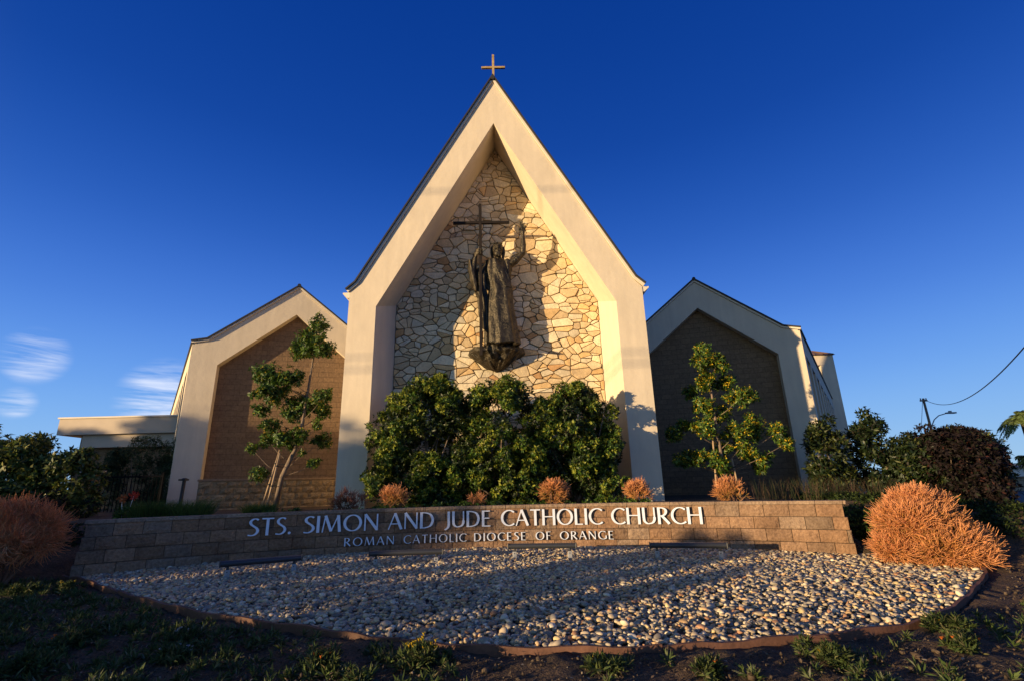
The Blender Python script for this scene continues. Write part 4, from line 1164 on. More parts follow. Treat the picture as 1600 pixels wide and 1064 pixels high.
young_tree('leaning young tree in front of the left wing, tied to two pale stakes', LT,
           [[*push(p[:3]), p[3]*1.1] for p in [[-5.61, -1.0, -0.39, 0.12], [-5.5, -1.0, 0.38, 0.10], [-5.22, -1.0, 1.09, 0.09], [-5.11, -1.0, 1.66, 0.075], [-5.05, -1.0, 2.41, 0.06], [-4.99, -1.0, 3.29, 0.045], [-4.96, -1.0, 4.38, 0.02]]],
           [(push((-5.90, -1.1, -.4)), push((-5.60, -1.05, 1.05))), (push((-5.66, -1.35, -.4)), push((-5.52, -1.2, 0.96)))], 21, 0.13, GREEN, (0.50, 0.34, 0.03))
RT = [[6.35, 0.8, 3.91, 0.24], [6.23, 0.8, 3.46, 0.30], [6.66, 0.8, 3.45, 0.30], [6.96, 0.8, 3.44, 0.2], [6.29, 0.8, 2.91, 0.33], [5.97, 0.8, 2.7, 0.23], [7.05, 0.8, 2.97, 0.32], [7.59, 0.8, 2.66, 0.23], [7.17, 0.8, 2.38, 0.36], [6.19, 0.8, 2.19, 0.35], [6.74, 0.8, 1.96, 0.27], [5.97, 0.8, 1.54, 0.34], [5.54, 0.8, 1.63, 0.23], [5.09, 0.8, 1.36, 0.27], [6.94, 0.8, 1.39, 0.35], [7.7, 0.8, 1.58, 0.34], [8.24, 0.8, 1.36, 0.3], [8.31, 0.8, 1.0, 0.19], [7.17, 0.8, 1.03, 0.3], [6.58, 0.8, 0.84, 0.32], [5.34, 0.8, 0.65, 0.28], [5.7, 0.8, 0.64, 0.26], [6.18, 0.8, 0.57, 0.26], [6.52, 0.8, 0.42, 0.26], [7.67, 0.8, 0.59, 0.3], [7.29, 0.8, 0.82, 0.26], [7.7, 0.8, 0.32, 0.19]]
young_tree('young tree full of yellow blossom, staked in front of the shaded right wing', RT,
           [[6.51, 0.8, -0.71, 0.12], [6.5, 0.8, 0.2, 0.10], [6.49, 0.8, 1.3, 0.08], [6.47, 0.8, 2.07, 0.06], [6.48, 0.8, 2.85, 0.04], [6.37, 0.8, 3.76, 0.02]],
           [((6.15, 0.65, -.5), (6.28, 0.7, 1.16)), ((6.87, 0.75, -.5), (6.79, 0.78, 0.65))], 22, 0.55, GREEN, (0.62, 0.42, 0.03))

# ------------------------------------------------------------------ orange pencil-stem shrubs
stick_m = mat('pencil_stem', attr='Col', rough=0.6, spec=0.25)
def stick_bush(label, c, rad, n, L, thick, seed, cols, base, group='orange pencil-stem shrubs', lumps=7, shape=None):
    """thin forking stems fanning out of a lumpy mound"""
    r = np.random.default_rng(seed)
    lump = [(np.array(rad)*unit(r.normal(0, 1, (1, 3)))[0]*r.uniform(.35, .6)+np.array([0, 0, .08]), r.uniform(.5, .72)) for _ in range(lumps)]; lump = [(q_, w_*r.uniform(.75, 1.1)) for q_, w_ in lump]
    if n > 500:
        lump = [(np.array(rad)*unit(r.normal(0, 1, (1, 3))+np.array([0, -.3, .2]))[0]*r.uniform(.55, .85), r.uniform(.26, .46)) for _ in range(26)]
    if shape:
        lump = [(np.array(q[:3]), q[3]) for q in shape for _ in range(q[4])]
    else: lump.append((np.zeros(3), 0.72))
    who = r.integers(0, len(lump), n)
    lc = np.array([lump[w_][0] for w_ in who]); lr = np.array([lump[w_][1] for w_ in who])
    d = unit(r.normal(0, 1, (n, 3))+np.array([0, -.2, .25]))
    node = lc + d*np.array(rad)*(lr*r.uniform(.55, .95, n))[:, None]
    node[:, 2] = np.maximum(node[:, 2], base[2]-c[2]+.03)
    k = 6; m = n*k
    P0 = np.repeat(node, k, 0)+r.normal(0, .015, (m, 3)); D = unit(np.repeat(unit(d+np.array([0, 0, .35])+r.normal(0, .35, d.shape)), k, 0)+r.normal(0, .5, (m, 3)))
    ln = L*r.uniform(.5, 1.15, m)
    bend = r.normal(0, .30, (m, 3))+np.array([0, 0, .38])
    P1 = P0 + D*(ln*.5)[:, None]; P2 = P1 + unit(D+bend)*(ln*.5)[:, None]
    V_ = []
    a = unit(np.cross(D, unit(r.normal(0, 1, (m, 3))))); b_ = np.cross(D, a)
    for P, th in ((P0, thick), (P1, thick*.9), (P2, thick*.45)):
        for q in range(3):
            an = 2*math.pi*q/3; V_.append(P + (a*math.cos(an)+b_*math.sin(an))*th)
    V_ = np.stack(V_, 1)                         # m,9,3
    fs = []
    for s_ in (0, 3):
        for q in range(3):
            fs.append([s_+q, s_+(q+1) % 3, s_+3+(q+1) % 3, s_+3+q])
    fs = np.array(fs)
    F_ = (fs[None]+(np.arange(m)*9)[:, None, None]).reshape(-1, 4)
    rel = np.linalg.norm(P0/np.array(rad), axis=1)
    hgt = np.clip((P0[:, 2]+rad[2])/(2*rad[2]), 0, 1)
    cin, cmid, ctip = [np.array(q) for q in cols]
    mixf = np.clip(rel*1.15-.25+.25*hgt+np.repeat(r.normal(0, .2, n), k)+r.normal(0, .15, m), 0, 1)[:, None]
    cb = cin*(1-mixf)+cmid*mixf; ct = cmid*(1-mixf)+ctip*mixf
    jit = r.uniform(.75, 1.2, (m, 1)); cb = cb*jit; ct = ct*jit
    C_ = np.concatenate([np.repeat(cb[:, None], 3, 1), np.repeat(((cb+ct)/2)[:, None], 3, 1), np.repeat(ct[:, None], 3, 1)], 1)
    t = thing('pencil_shrub', label, 'shrub', base, 0, group)
    off = np.array(c)-np.array(base)
    link('stems', np_mesh('stems', (V_+off).reshape(-1, 3), F_, C_.reshape(-1, 3)), stick_m, t)
    b = MB()
    for i in range(18 if n > 500 else 8):
        p = Vector(node[r.integers(0, n)]+off); md = p*.5+Vector((r.normal(0, .04), r.normal(0, .04), -.02))
        b.tube([(r.normal(0, .05), r.normal(0, .05), -.05), md, p], [0.02, 0.014, 0.006], 6)
    b.build('woody_base', bark_red, t)
    return t
FIRE = ((0.12, 0.15, 0.025), (0.46, 0.185, 0.05), (0.82, 0.36, 0.17))
DULL = ((0.10, 0.07, 0.03), (0.30, 0.10, 0.045), (0.42, 0.17, 0.10))
stick_bush('large bright orange pencil-stem shrub right of the sign wall, at the edge of the pebbles', (6.58, -6.02, -0.80), (0.76, 0.68, 0.48), 3000, 0.19, 0.0052, 31, FIRE, (6.6, -6.0, -1.25), shape=[(-.28, -.1, .14, .62, 5), (.12, .05, .10, .60, 4), (-.02, -.25, -.18, .66, 4), (.50, -.1, -.16, .42, 3), (-.55, -.05, -.22, .36, 2), (.30, -.3, -.30, .45, 2), (-.1, 0, .42, .34, 2), (.3, .1, .36, .28, 1)])
stick_bush('large dull red pencil-stem shrub in shade left of the sign wall', (-7.50, -6.05, -0.60), (0.88, 0.75, 0.54), 2400, 0.24, 0.0052, 32, ((0.55, 0.40, 0.24), (0.68, 0.30, 0.13), (0.80, 0.24, 0.08)), (-7.3, -6.0, -1.25), lumps=9)
for (x, z, r_, n, sd, lab) in [(-2.26, -0.20, 0.25, 110, 41, 'small orange pencil-stem shrub above the letters of Simon'), (-3.30, -0.32, 0.36, 110, 42, 'low reddish pencil-stem shrub in front of the left pillar'),
                     (-0.45, -0.38, 0.19, 50, 43, 'smallest orange pencil-stem shrub, above the letters of Jude'), (1.20, -0.17, 0.33, 200, 44, 'orange pencil-stem shrub above the first letters of the larger word Catholic'),
                     (3.16, -0.25, 0.31, 150, 45, 'red-orange pencil-stem shrub at the foot of the right pillar'), (5.24, -0.30, 0.36, 200, 46, 'orange pencil-stem shrub at the foot of the blossoming young tree')]:
    stick_bush(lab, (x, -2.55, z), (r_*1.1, r_, r_*.8), n, 0.16, 0.0058, sd, FIRE if sd != 42 else DULL, (x, -2.55, -0.5), lumps=4)

# ------------------------------------------------------------------ annex, gate and pier on the left
fas_m = mat('fascia_paint', (0.56, 0.46, 0.35), 0.8, noise=[(1.5, (.93, .93, .93), (1.05, 1.05, 1.05), 4)])
an = thing('flat_roofed_annex', 'low flat-roofed beige annex left of the church with a deep overhanging fascia', 'annex')
b = MB(); b.box(-19.6, -13.2, 8.0, 20, 2.66, 3.36); b.build('fascia', fas_m, an)
b = MB(); b.box(-19.65, -13.2, 7.94, 20, 3.363, 3.43); b.build('roof_edge', stucco_trim, an)
b = MB(); b.box(-18.6, -13.2, 8.2, 8.497, 2.10, 2.657); b.build('beam', fas_m, an)
b = MB(); b.box(-18.9, -12.5, 8.5, 8.8, -1.0, 2.657); b.build('block_wall', brick_brown, an)
iron = mat('black_iron', (0.010, 0.010, 0.011), 0.8, spec=0.03)
gt = thing('iron_gate', 'black iron bar gate in the shade between the planting and the annex', 'gate', (-13.2, 3.0, -1.0))
b = MB()
for i in range(17):
    x = i*0.12; b.box(x-.009, x+.009, -.009, .009, 0.12, 1.72)
b.build('bars', iron, gt)
b = MB(); b.box(-.05, 2.0, -.02, .02, .1, .15); b.box(-.05, 2.0, -.02, .02, 1.6, 1.65); b.box(-.05, -.011, -.025, .025, 0, 1.75); b.box(1.96, 2.01, -.025, .025, 0, 1.75); b.build('gate_frame', iron, gt)
b = MB(); b.box(0.86, 1.06, -.045, -.021, .85, 1.0); b.build('lock', iron, gt)
pr = thing('block_pier', 'brown block pier beside the black gate', 'pier', (-13.8, 3.1, -1.0))
b = MB(); b.box(-.30, .30, -.30, .30, 0, 1.78); b.build('shaft', brick_brown, pr)
b = MB(); b.box(-.34, .34, -.34, .34, 1.783, 1.86); b.build('cap', fas_m, pr, bevel=.01)

# ------------------------------------------------------------------ shrubs and trees in the background
def bg_bush(name, lab, cat, cx, cy, z0, z1, a, c_, n, r0, r1, sd, pal, dens, L, W, group, k=6, extra=(), **kw):
    cl = clump_blob(cx, cy, z0, z1, a, c_, n, r0, r1, sd) + list(extra)
    return shrub(name, lab, cat, cl, dens, k, L, W, pal, 8, (cx, cy, z0-.25), group, m=kw.pop('m', leaf_m), **kw)
GR = 'shrubs right of the church'
bg_bush('leafy_shrub', 'upright green shrub against the outer corner of the right wing', 'shrub', 9.75, 1.0, -.9, 1.7, .66, .6, 32, .2, .34, 51, DARKG+[((0.09, 0.10, 0.02), 16)], 55, .15, .055, GR, extra=[(9.95, 1, 1.65, .2), (9.65, 1, 1.4, .25)])
bg_bush('leafy_shrub', 'taller dark shrub with upright tips, second from the right wing', 'shrub', 11.35, 1.2, -.9, 1.75, .8, .7, 36, .22, .36, 52, DARKG, 50, .15, .055, GR, extra=[(11.25, 1.2, 1.9, .18), (11.5, 1.2, 1.75, .15), (10.9, 1.2, 1.35, .2)])
bg_bush('leafy_shrub', 'spreading green shrub between the upright shrub and the purple-leaved tree', 'shrub', 12.2, 0.8, -1.1, 1.2, .85, .8, 36, .22, .36, 53, DARKG+[((0.08, 0.085, 0.02), 10)], 50, .15, .055, GR)
bg_bush('purple_leaved_tree', 'dark purple-leaved small tree at the right end of the shrubs', 'tree', 12.95, 0.3, -1.6, 1.35, 1.2, 1.1, 64, .25, .42, 54, PURPLE, 48, .13, .05, GR, m=leaf_dull, extra=[(12.3, .3, 1.2, .25), (13.5, .3, 1.1, .25), (14.0, .3, .5, .3)])
bg_bush('leafy_tree', 'green tree rising behind the purple-leaved tree', 'tree', 15.5, 3.0, -.8, 1.6, 1.35, 1.2, 40, .3, .5, 55, DARKG+[((0.10, 0.11, 0.022), 22)], 40, .17, .06, GR, extra=[(16.3, 3.2, 1.2, .3)])
bg_bush('hedge_shrub', 'dark hedge shrub just beyond the right end of the sign wall', 'shrub', 6.75, -4.55, -1.4, -0.48, .68, .8, 46, .18, .30, 56, LEFTG+DARKG, 75, .07, .03, GR, m=leaf_dull)
bg_bush('hedge_shrub', 'low dark hedge shrub behind the big orange shrub by the street', 'shrub', 9.4, -3.6, -1.7, -0.78, 1.7, 1.4, 40, .25, .4, 57, DARKG, 60, .07, .03, GR, m=leaf_dull)
bg_bush('hedge_shrub', 'low dark shrub at the right edge, just behind the big orange shrub', 'shrub', 9.1, -5.5, -1.9, -1.0, 1.3, 1.1, 40, .2, .34, 59, DARKG+[((0.05, 0.07, 0.015), 20)], 70, .07, .03, GR, m=leaf_dull)
bg_bush('hedge_shrub', 'low spreading shrub at the right edge of the picture beside the kerb', 'shrub', 12.0, -1.5, -1.9, -1.08, 2.0, 1.5, 34, .25, .4, 58, DARKG, 50, .08, .035, GR, m=leaf_dull)
GL = 'shrubs left of the church'
bg_bush('leafy_shrub', 'green shrub at the left edge with pointed shoots against the sky', 'shrub', -14.7, -0.6, -1.0, 1.75, 1.2, .9, 44, .25, .4, 61, LEFTG+[((0.07, 0.085, 0.02), 12)], 48, .15, .055, GL, extra=[(-14.9, -.6, 2.0, .16), (-14.3, -.6, 1.95, .15), (-13.7, -.6, 1.8, .2)])
bg_bush('leafy_shrub', 'broad green and yellowish shrub in front of the annex', 'shrub', -12.9, -0.4, -1.0, 1.75, 1.2, .9, 50, .25, .4, 62, LEFTG+[((0.11, 0.11, 0.022), 22)], 48, .15, .055, GL)
bg_bush('leafy_shrub', 'darker shrub between the broad shrub and the gate', 'shrub', -11.4, -0.3, -1.0, 1.25, .85, .8, 34, .22, .36, 63, LEFTG+[((0.09, 0.09, 0.022), 10)], 50, .14, .05, GL)
bg_bush('olive_shrub', 'grey-green feathery shrub above the black gate', 'shrub', -13.9, 5.6, -.9, 2.3, 1.4, .9, 44, .22, .36, 64, OLIVE, 60, .13, .022, GL, m=leaf_dull)
bg_bush('olive_shrub', 'second grey-green feathery shrub, nearer the left wing', 'shrub', -12.1, 5.0, -.9, 2.1, 1.0, .8, 34, .22, .36, 65, OLIVE, 60, .13, .022, GL, m=leaf_dull)
bg_bush('hedge_shrub', 'dark mounded shrub behind the left end of the sign wall', 'shrub', -8.2, -4.1, -1.2, -0.45, .95, .8, 24, .2, .32, 66, DARKG, 70, .07, .03, GL, m=leaf_dull)
bg_bush('hedge_shrub', 'small dark shrub with reddish leaves left of the gate', 'shrub', -10.6, -1.6, -1.0, 0.15, .9, .8, 22, .2, .32, 67, DARKG+PURPLE, 60, .1, .04, GL, m=leaf_dull)

# small planting along the back of the sign wall
def arcp(phi, r): return (WCX+r*math.sin(phi), WCY+r*math.cos(phi))
cl = []
r = np.random.default_rng(71)
for i in range(70):
    ph = r.uniform(-0.20, 0.30); x, y = arcp(ph, WR+r.uniform(.35, 1.3)); cl.append((x, y, -0.46+r.uniform(-.05, .07), r.uniform(.09, .16)))
for i in range(36):
    ph = r.uniform(-0.44, -0.16); x, y = arcp(ph, WR+r.uniform(.35, 1.5)); cl.append((x, y, -0.47+r.uniform(-.05, .04), r.uniform(.08, .13)))
v, f, c, pos = foliage_mesh(cl, 150, 5, .06, .032, GREEN, up=.6)
tag(link('low_groundcover', np_mesh('low_groundcover', v, f, c), leaf_m), 'low glossy green groundcover along the back of the sign wall', 'groundcover', kind='stuff')
def grass(name, lab, cat, spots, n, h, w_, pal, kind=None, sd=0, spread=.5):
    r = np.random.default_rng(sd); V_, C_ = [], []
    for (x, y, z, rr) in spots:
        a = r.uniform(0, 2*np.pi, n); q = rr*np.sqrt(r.random(n)); bx, by = x+q*np.cos(a), y+q*np.sin(a)
        hh = h*r.uniform(.55, 1.15, n); le = r.normal(0, spread, (n, 2))*hh[:, None] + np.stack([np.cos(a), np.sin(a)], 1)*(spread*.6*hh)[:, None]
        s_ = r.uniform(0, np.pi, n); sx_, sy_ = np.cos(s_)*w_/2, np.sin(s_)*w_/2
        b0 = np.stack([bx-sx_, by-sy_, np.full(n, z)], 1); b1 = np.stack([bx+sx_, by+sy_, np.full(n, z)], 1)
        m0 = np.stack([bx+le[:, 0]*.4-sx_*.8, by+le[:, 1]*.4-sy_*.8, z+hh*.62], 1); m1 = m0+np.stack([sx_, sy_, sx_*0], 1)*1.6
        t = np.stack([bx+le[:, 0], by+le[:, 1], z+hh*.9], 1)
        V_.append(np.stack([b0, b1, m1, m0, t], 1).reshape(-1, 3)); C_.append(np.repeat(pick(pal, n), 5, 0))
    V_ = np.concatenate(V_); C_ = np.concatenate(C_); N = len(V_)//5
    me = bpy.data.meshes.new(name)
    fs = []
    for i in range(N): fs += [(5*i, 5*i+1, 5*i+2, 5*i+3), (5*i+3, 5*i+2, 5*i+4)]
    me.from_pydata(V_.tolist(), [], fs)
    at_ = me.attributes.new('Col', 'FLOAT_COLOR', 'POINT'); cc = np.ones((len(V_), 4), np.float32); cc[:, :3] = C_; at_.data.foreach_set('color', cc.ravel())
    return tag(link(name, me, leaf_dull), lab, cat, kind=kind)
GRASS = [((0.06, 0.11, 0.02), 50), ((0.10, 0.15, 0.03), 30), ((0.04, 0.07, 0.02), 20)]
DRY = [((0.07, 0.045, 0.025), 35), ((0.05, 0.045, 0.02), 35), ((0.12, 0.065, 0.05), 15), ((0.035, 0.05, 0.02), 35)]
for (x, y, rr, sd, lab) in [(-6.7, -2.6, .42, 81, 'fine green grass tuft at the foot of the left wing pillar'), (-7.4, -2.9, .32, 82, 'smaller green grass tuft left of the larger one, behind the sign wall'), (-5.3, -2.4, .30, 83, 'low green grass tuft below the leaning young tree')]:
    grass('grass_tuft', lab, 'grass', [(x, y, -.48, rr)], 1100, .42 if sd < 83 else .28, .008, GRASS, sd=sd)['group'] = 'grass tufts behind the sign wall'
sp = [(float(a), float(b_), -.5-.05*max(0, a-8), .35) for a, b_ in zip(rng.uniform(6.6, 9.6, 18), rng.uniform(-2.8, -0.2, 18))]
grass('dry_grasses', 'thin brownish dry grasses and stalks behind the right end of the sign wall', 'grass', sp, 55, .62, .007, DRY, kind='stuff', sd=84, spread=.22)
ag = thing('flowering_succulent', 'small plant with one orange and one red flower head behind the sign wall', 'plant', (-7.9, -2.9, -.5))
v, f, c, pos = foliage_mesh([(0, 0, .12, .16)], 200, 6, .12, .03, GREEN); link('leaves', np_mesh('leaves', v, f, c), leaf_m, ag)
for dx, hh, cc_ in ((-.12, .46, (0.50, .16, .05)), (.12, .52, (0.60, .06, .03))):
    b = MB(); b.tube([(dx*.4, 0, .05), (dx, 0, hh)], .006, 5); b.build('stalk', leaf_dull, ag)
    v, f, c, pos = foliage_mesh([(dx, 0, hh, .075)], 700, 4, .045, .02, [(cc_, 1)]); link('flower_head', np_mesh('flower_head', v, f, c), leaf_dull, ag)

# ------------------------------------------------------------------ foreground plants on the soil
bedE = np.array(eb + EDGE[15:] + [(WCX+(WR+.6)*math.sin(p), WCY+(WR+.6)*math.cos(p)) for p in np.linspace(0.60, -0.62, 30)])
def off_bed(n, x0, x1, y0, y1, r):
    px = r.uniform(x0, x1, n); py = r.uniform(y0, y1, n); ok = ~inside(px, py, bedE)
    # stay a little outside the edging
    ok &= ~inside(px*0.975, py+0.17, bedE)
    return px[ok], py[ok]
r = np.random.default_rng(91)
px, py = off_bed(6500, -9, 9, -12.2, -5.0, r)
dens_n = np.array([mnoise.noise((a*.8, b_*.8, 5)) for a, b_ in zip(px, py)])
keep = (dens_n > np.where(px < -0.2, -.5, -.05)) & ((px < -.2) | (r.random(len(px)) < .35)); px, py = px[keep], py[keep]
GC = [((0.05, 0.08, 0.022), 45), ((0.08, 0.11, 0.03), 30), ((0.12, 0.135, 0.06), 12), ((0.12, 0.10, 0.05), 8), ((0.15, 0.16, 0.11), 5)]
cl = [(a, b_, float(front_z(np.array(b_)))+.02+r.uniform(0, .025), r.uniform(.015, .05)) for a, b_ in zip(px, py)]
v, f, c, pos = foliage_mesh(cl, 330, 6, .085, .014, GC, up=.9, beta=(20, 85), shell=(.3, 1.0))
tag(link('soil_groundcover', np_mesh('soil_groundcover', v, f, c), leaf_dull), 'sparse dark green groundcover spreading over the soil in the foreground', 'groundcover', kind='stuff')
gxs, gys = r.uniform(7.3, 14, 1500), r.uniform(-8.5, -1, 1500)
okg = ~((gxs < 8.2) & (gys < -5.6))
gxs, gys = gxs[okg], gys[okg]
v, f, c, pos = foliage_mesh([(a, b_, float(z_)+.04, r.uniform(.07, .15)) for a, b_, z_ in zip(gxs, gys, ground_z(gxs, gys))], 130, 5, .07, .03, DARKG+[((0.05, 0.075, 0.016), 30)], up=.7)
tag(link('bank_groundcover', np_mesh('bank_groundcover', v, f, c), leaf_dull), 'dark green low groundcover on the bank between the big orange shrub and the street', 'groundcover', kind='stuff')
# dry leaves, twigs and clods
px, py = off_bed(20000, -9, 9, -11.4, -4.6, r); n = len(px)
base = np.stack([px, py, front_z(py)+.035+r.uniform(0, .03, n)], 1)
d = unit(np.stack([r.normal(0, 1, n), r.normal(0, 1, n), r.normal(0, .18, n)], 1)); nr = unit(np.stack([r.normal(0, .3, n), r.normal(0, .3, n), np.ones(n)], 1))
twig = r.random(n) < .45
v = leaf_quads(base, d, nr, np.where(twig, r.uniform(.04, .13, n), r.uniform(.02, .045, n)), np.where(twig, .004, r.uniform(.01, .022, n)))
c = pick([((0.16, 0.11, 0.07), 40), ((0.24, 0.18, 0.12), 25), ((0.09, 0.06, 0.04), 35), ((0.32, 0.27, 0.2), 6)], n)
tag(link('leaf_litter', np_mesh('leaf_litter', v, np.arange(n*4).reshape(-1, 4), np.repeat(c, 4, 0)), leaf_dull), 'dry leaves and twigs lying on the soil', 'litter', kind='stuff')
px, py = off_bed(16000, -9, 9, -11.2, -4.6, r); n = len(px); iv, if_ = ico(1)
sc = np.minimum(.035, .009*np.exp(r.normal(0, .5, n)))[:, None]*r.uniform(.6, 1.3, (n, 3)); vv = iv[None]*sc[:, None]*r.uniform(.55, 1.35, (n, len(iv), 1)) + np.stack([px, py, front_z(py)+.032+r.uniform(0, .015, n)], 1)[:, None]
c = pick([((0.095, 0.067, 0.045), 70), ((0.14, 0.10, 0.065), 25), ((0.26, 0.21, 0.15), 4)], n)
tag(link('soil_clods', np_mesh('soil_clods', vv.reshape(-1, 3), (if_[None]+(np.arange(n)*len(iv))[:, None, None]).reshape(-1, 3), np.repeat(c, len(iv), 0)), leaf_dull), 'crumbly clods and small stones on the soil', 'clods', kind='stuff')
FL = 'flowering groundcover plants in front of the pebble bed'
def flower_plant(label, x, y, rad, h, nfl, fcol, sd, frac=1.0):
    r = np.random.default_rng(sd); z = float(front_z(np.array(y)))+.02
    t = thing('flowering_groundcover_plant', label, 'plant', (x, y, z), 0, FL)
    v, f, c, pos = foliage_mesh([(r.normal(0, rad*.5), r.normal(0, rad*.5), h*.35+r.uniform(0, h*.3), rad*.5) for _ in range(7)], 420, 6, .07, .014, [((0.045, 0.07, 0.02), 50), ((0.075, 0.095, 0.03), 35), ((0.14, 0.13, 0.06), 12)], up=.8, beta=(15, 80))
    link('leaves', np_mesh('leaves', v, f, c), leaf_dull, t)
    for i in range(nfl):
        a = r.uniform(0, 6.28); q = rad*math.sqrt(r.random())*1.1; fx, fy, fz = q*math.cos(a), q*math.sin(a), h*r.uniform(.75, 1.25)
        k = 12; ang = np.linspace(0, 2*np.pi, k, endpoint=False)
        op = r.uniform(.25, .9); d = unit(np.stack([np.cos(ang)*op, np.sin(ang)*op, np.full(k, 1.0)], 1)); nr = unit(np.stack([-np.cos(ang), -np.sin(ang), np.full(k, op)], 1))
        v = leaf_quads(np.tile([[fx, fy, fz]], (k, 1)), d, nr, np.full(k, .030), np.full(k, .012))
        c = np.repeat(np.array(fcol)*r.uniform(.8, 1.15, (k, 1)), 4, 0)
        fl = link('flower', np_mesh('flower', v, np.arange(k*4).reshape(-1, 4), c), leaf_dull, t)
        b = MB(); b.cur = (0.07, 0.1, 0.03); b.tube([(fx*.6, fy*.6, 0), (fx, fy, fz)], .0028, 5); b.build('stalk', leaf_dull, fl)
YEL, ORA, WHI = (0.62, 0.42, 0.03), (0.62, 0.17, 0.03), (0.55, 0.5, 0.5)
for i, (x, y, rad, h, nf, col_, lab) in enumerate([
    (-0.45, -9.40, .13, .15, 14, YEL, 'tallest yellow-flowered plant, just in front of the middle of the edging'),
    (-1.24, -9.45, .10, .10, 6, ORA, 'orange-flowered plant left of the tall yellow one at the bottom'),
    (-6.45, -6.45, .17, .10, 7, YEL, 'yellow-flowered plant below the big dull red shrub'),
    (-6.0, -6.35, .12, .10, 5, YEL, 'small yellow-flowered plant at the left tip of the pebble bed'),
    (-3.9, -8.7, .14, .09, 3, ORA, 'plant with a few orange flowers in the dark left foreground'),
    (-2.9, -8.65, .12, .09, 4, WHI, 'plant with whitish closed flowers below the left edging'),
    (-3.75, -9.3, .16, .10, 4, YEL, 'wide plant with dim yellow flowers in the bottom left corner'),
    (-2.6, -9.15, .13, .08, 7, WHI, 'plant with several pale flowers left of the bottom middle'),
    (2.75, -9.55, .13, .08, 3, YEL, 'sunlit plant with small yellow flowers right of the bottom middle'),
    (3.95, -9.45, .13, .09, 3, ORA, 'sunlit plant with reddish flowers near the bottom right corner'),
    (4.25, -8.95, .14, .09, 4, YEL, 'plant with yellow flowers right of the curved edging'),
    (5.6, -8.55, .16, .09, 3, ORA, 'plant with orange flowers at the right edge below the big orange shrub'),
    (0.95, -9.62, .11, .07, 1, YEL, 'low leafy plant with one yellow flower at the bottom middle'),
    (1.75, -9.75, .11, .07, 1, ORA, 'low leafy plant with one orange bud at the bottom, right of the middle')]):
    flower_plant(lab, x, y, rad, h, nf, col_, 200+i)

# ------------------------------------------------------------------ across the street on the right
fw = thing('boundary_wall', 'long pale block wall on the far side of the street', 'wall')
b = MB()
A_, B_ = Vector((36.5, 33.5, 0)), Vector((72, 33.0, 0)); 
b.add([(A_.x, A_.y, -1.7), (B_.x, B_.y, -1.7), (B_.x, B_.y, -.28), (A_.x, A_.y, -.28), (A_.x, A_.y+.25, -1.7), (B_.x, B_.y+.25, -1.7), (B_.x, B_.y+.25, -.28), (A_.x, A_.y+.25, -.28)], [(0, 1, 2, 3), (4, 7, 6, 5), (3, 2, 6, 7), (0, 3, 7, 4), (1, 5, 6, 2)])
b.build('blocks', brick_mat('tan_block', (0.33, 0.27, 0.20), (0.28, 0.23, 0.17), (0.2, 0.17, 0.13)), fw)
b = MB(); b.box(36.45, 72.05, 33.0-.1, 33.9, -.277, -.2); b.build('cap', concrete, fw)
hs = thing('white_house', 'small white house behind the pale wall at the right edge', 'house', (72, 60, -1.7))
hw = mat('house_paint', (0.72, 0.70, 0.66), 0.8)
b = MB(); b.box(-1.6, 14, 0, 9, 0, 2.62); b.build('wall', hw, hs)
b = MB(); b.add([(-2.2, -.7, 2.63), (14.6, -.7, 2.63), (14.6, 9.7, 2.63), (-2.2, 9.7, 2.63), (-2.2, 4.5, 3.15), (14.6, 4.5, 3.15)], [(0, 1, 5, 4), (2, 3, 4, 5), (0, 4, 3), (1, 2, 5), (0, 3, 2, 1)]); b.build('roof', mat('pale_roof', (0.45, 0.42, 0.38), .9), hs)
for x in (-.2, 3.2, 6.5):
    b = MB(); b.box(x, x+1.3, -.04, -.002, 1.1, 2.1); w_ = b.build('window', glass_dark, hs)
    b = MB(); b.box(x-.08, x, -.06, -.003, 1.02, 2.18); b.box(x+1.3, x+1.38, -.06, -.003, 1.02, 2.18); b.box(x+.001, x+1.299, -.06, -.041, 2.1, 2.18); b.box(x+.001, x+1.299, -.06, -.041, 1.02, 1.1); b.box(x+.62, x+.68, -.06, -.041, 1.101, 2.099); b.build('frame', hw, w_)
def palm(label, x, y, zb, zc, R, nf, sd, cols, tr):
    r = np.random.default_rng(sd)
    t = thing('palm_tree', label, 'palm tree', (x, y, zb), 0, 'palm trees by the house')
    H_ = zc-zb
    b = MB(); b.tube([(r.normal(0, .1), 0, -.1), (.05, 0, H_*.5), (0, 0, H_)], [tr*1.2, tr, tr*.9], 10); b.build('trunk', bark, t, smooth=True)
    V_, C_ = [], []
    for i in range(nf):
        a = 2*math.pi*i/nf+r.normal(0, .2); el = r.uniform(-.2, 1.25); L = R*r.uniform(.8, 1.1)
        n = 26; s_ = np.linspace(.05, 1, n); hx = np.cos(el)*s_*L*(1-.12*s_); hz = np.sin(el)*s_*L - (s_**2.2)*L*.75
        P = np.stack([np.cos(a)*hx, np.sin(a)*hx, H_+hz], 1)
        T = unit(np.gradient(P, axis=0)); side = unit(np.cross(T, np.tile([[0, 0, 1.]], (n, 1)))); 
        for q in (-1, 1):
            for rep in range(2):
                d = unit(T*.55+side*q+np.array([0, 0, -.45])+r.normal(0, .12, (n, 3)))
                V_.append(leaf_quads(P+T*(rep*.5*L/n), d, unit(np.cross(d, T)), L*.30*np.sin(np.pi*(.12+.86*s_))+.05, np.full(n, L*.035))); C_.append(np.repeat(pick(cols, n), 4, 0))
    V_ = np.concatenate(V_); C_ = np.concatenate(C_)
    link('fronds', np_mesh('fronds', V_, np.arange(len(V_)).reshape(-1, 4), C_), leaf_dull, t)
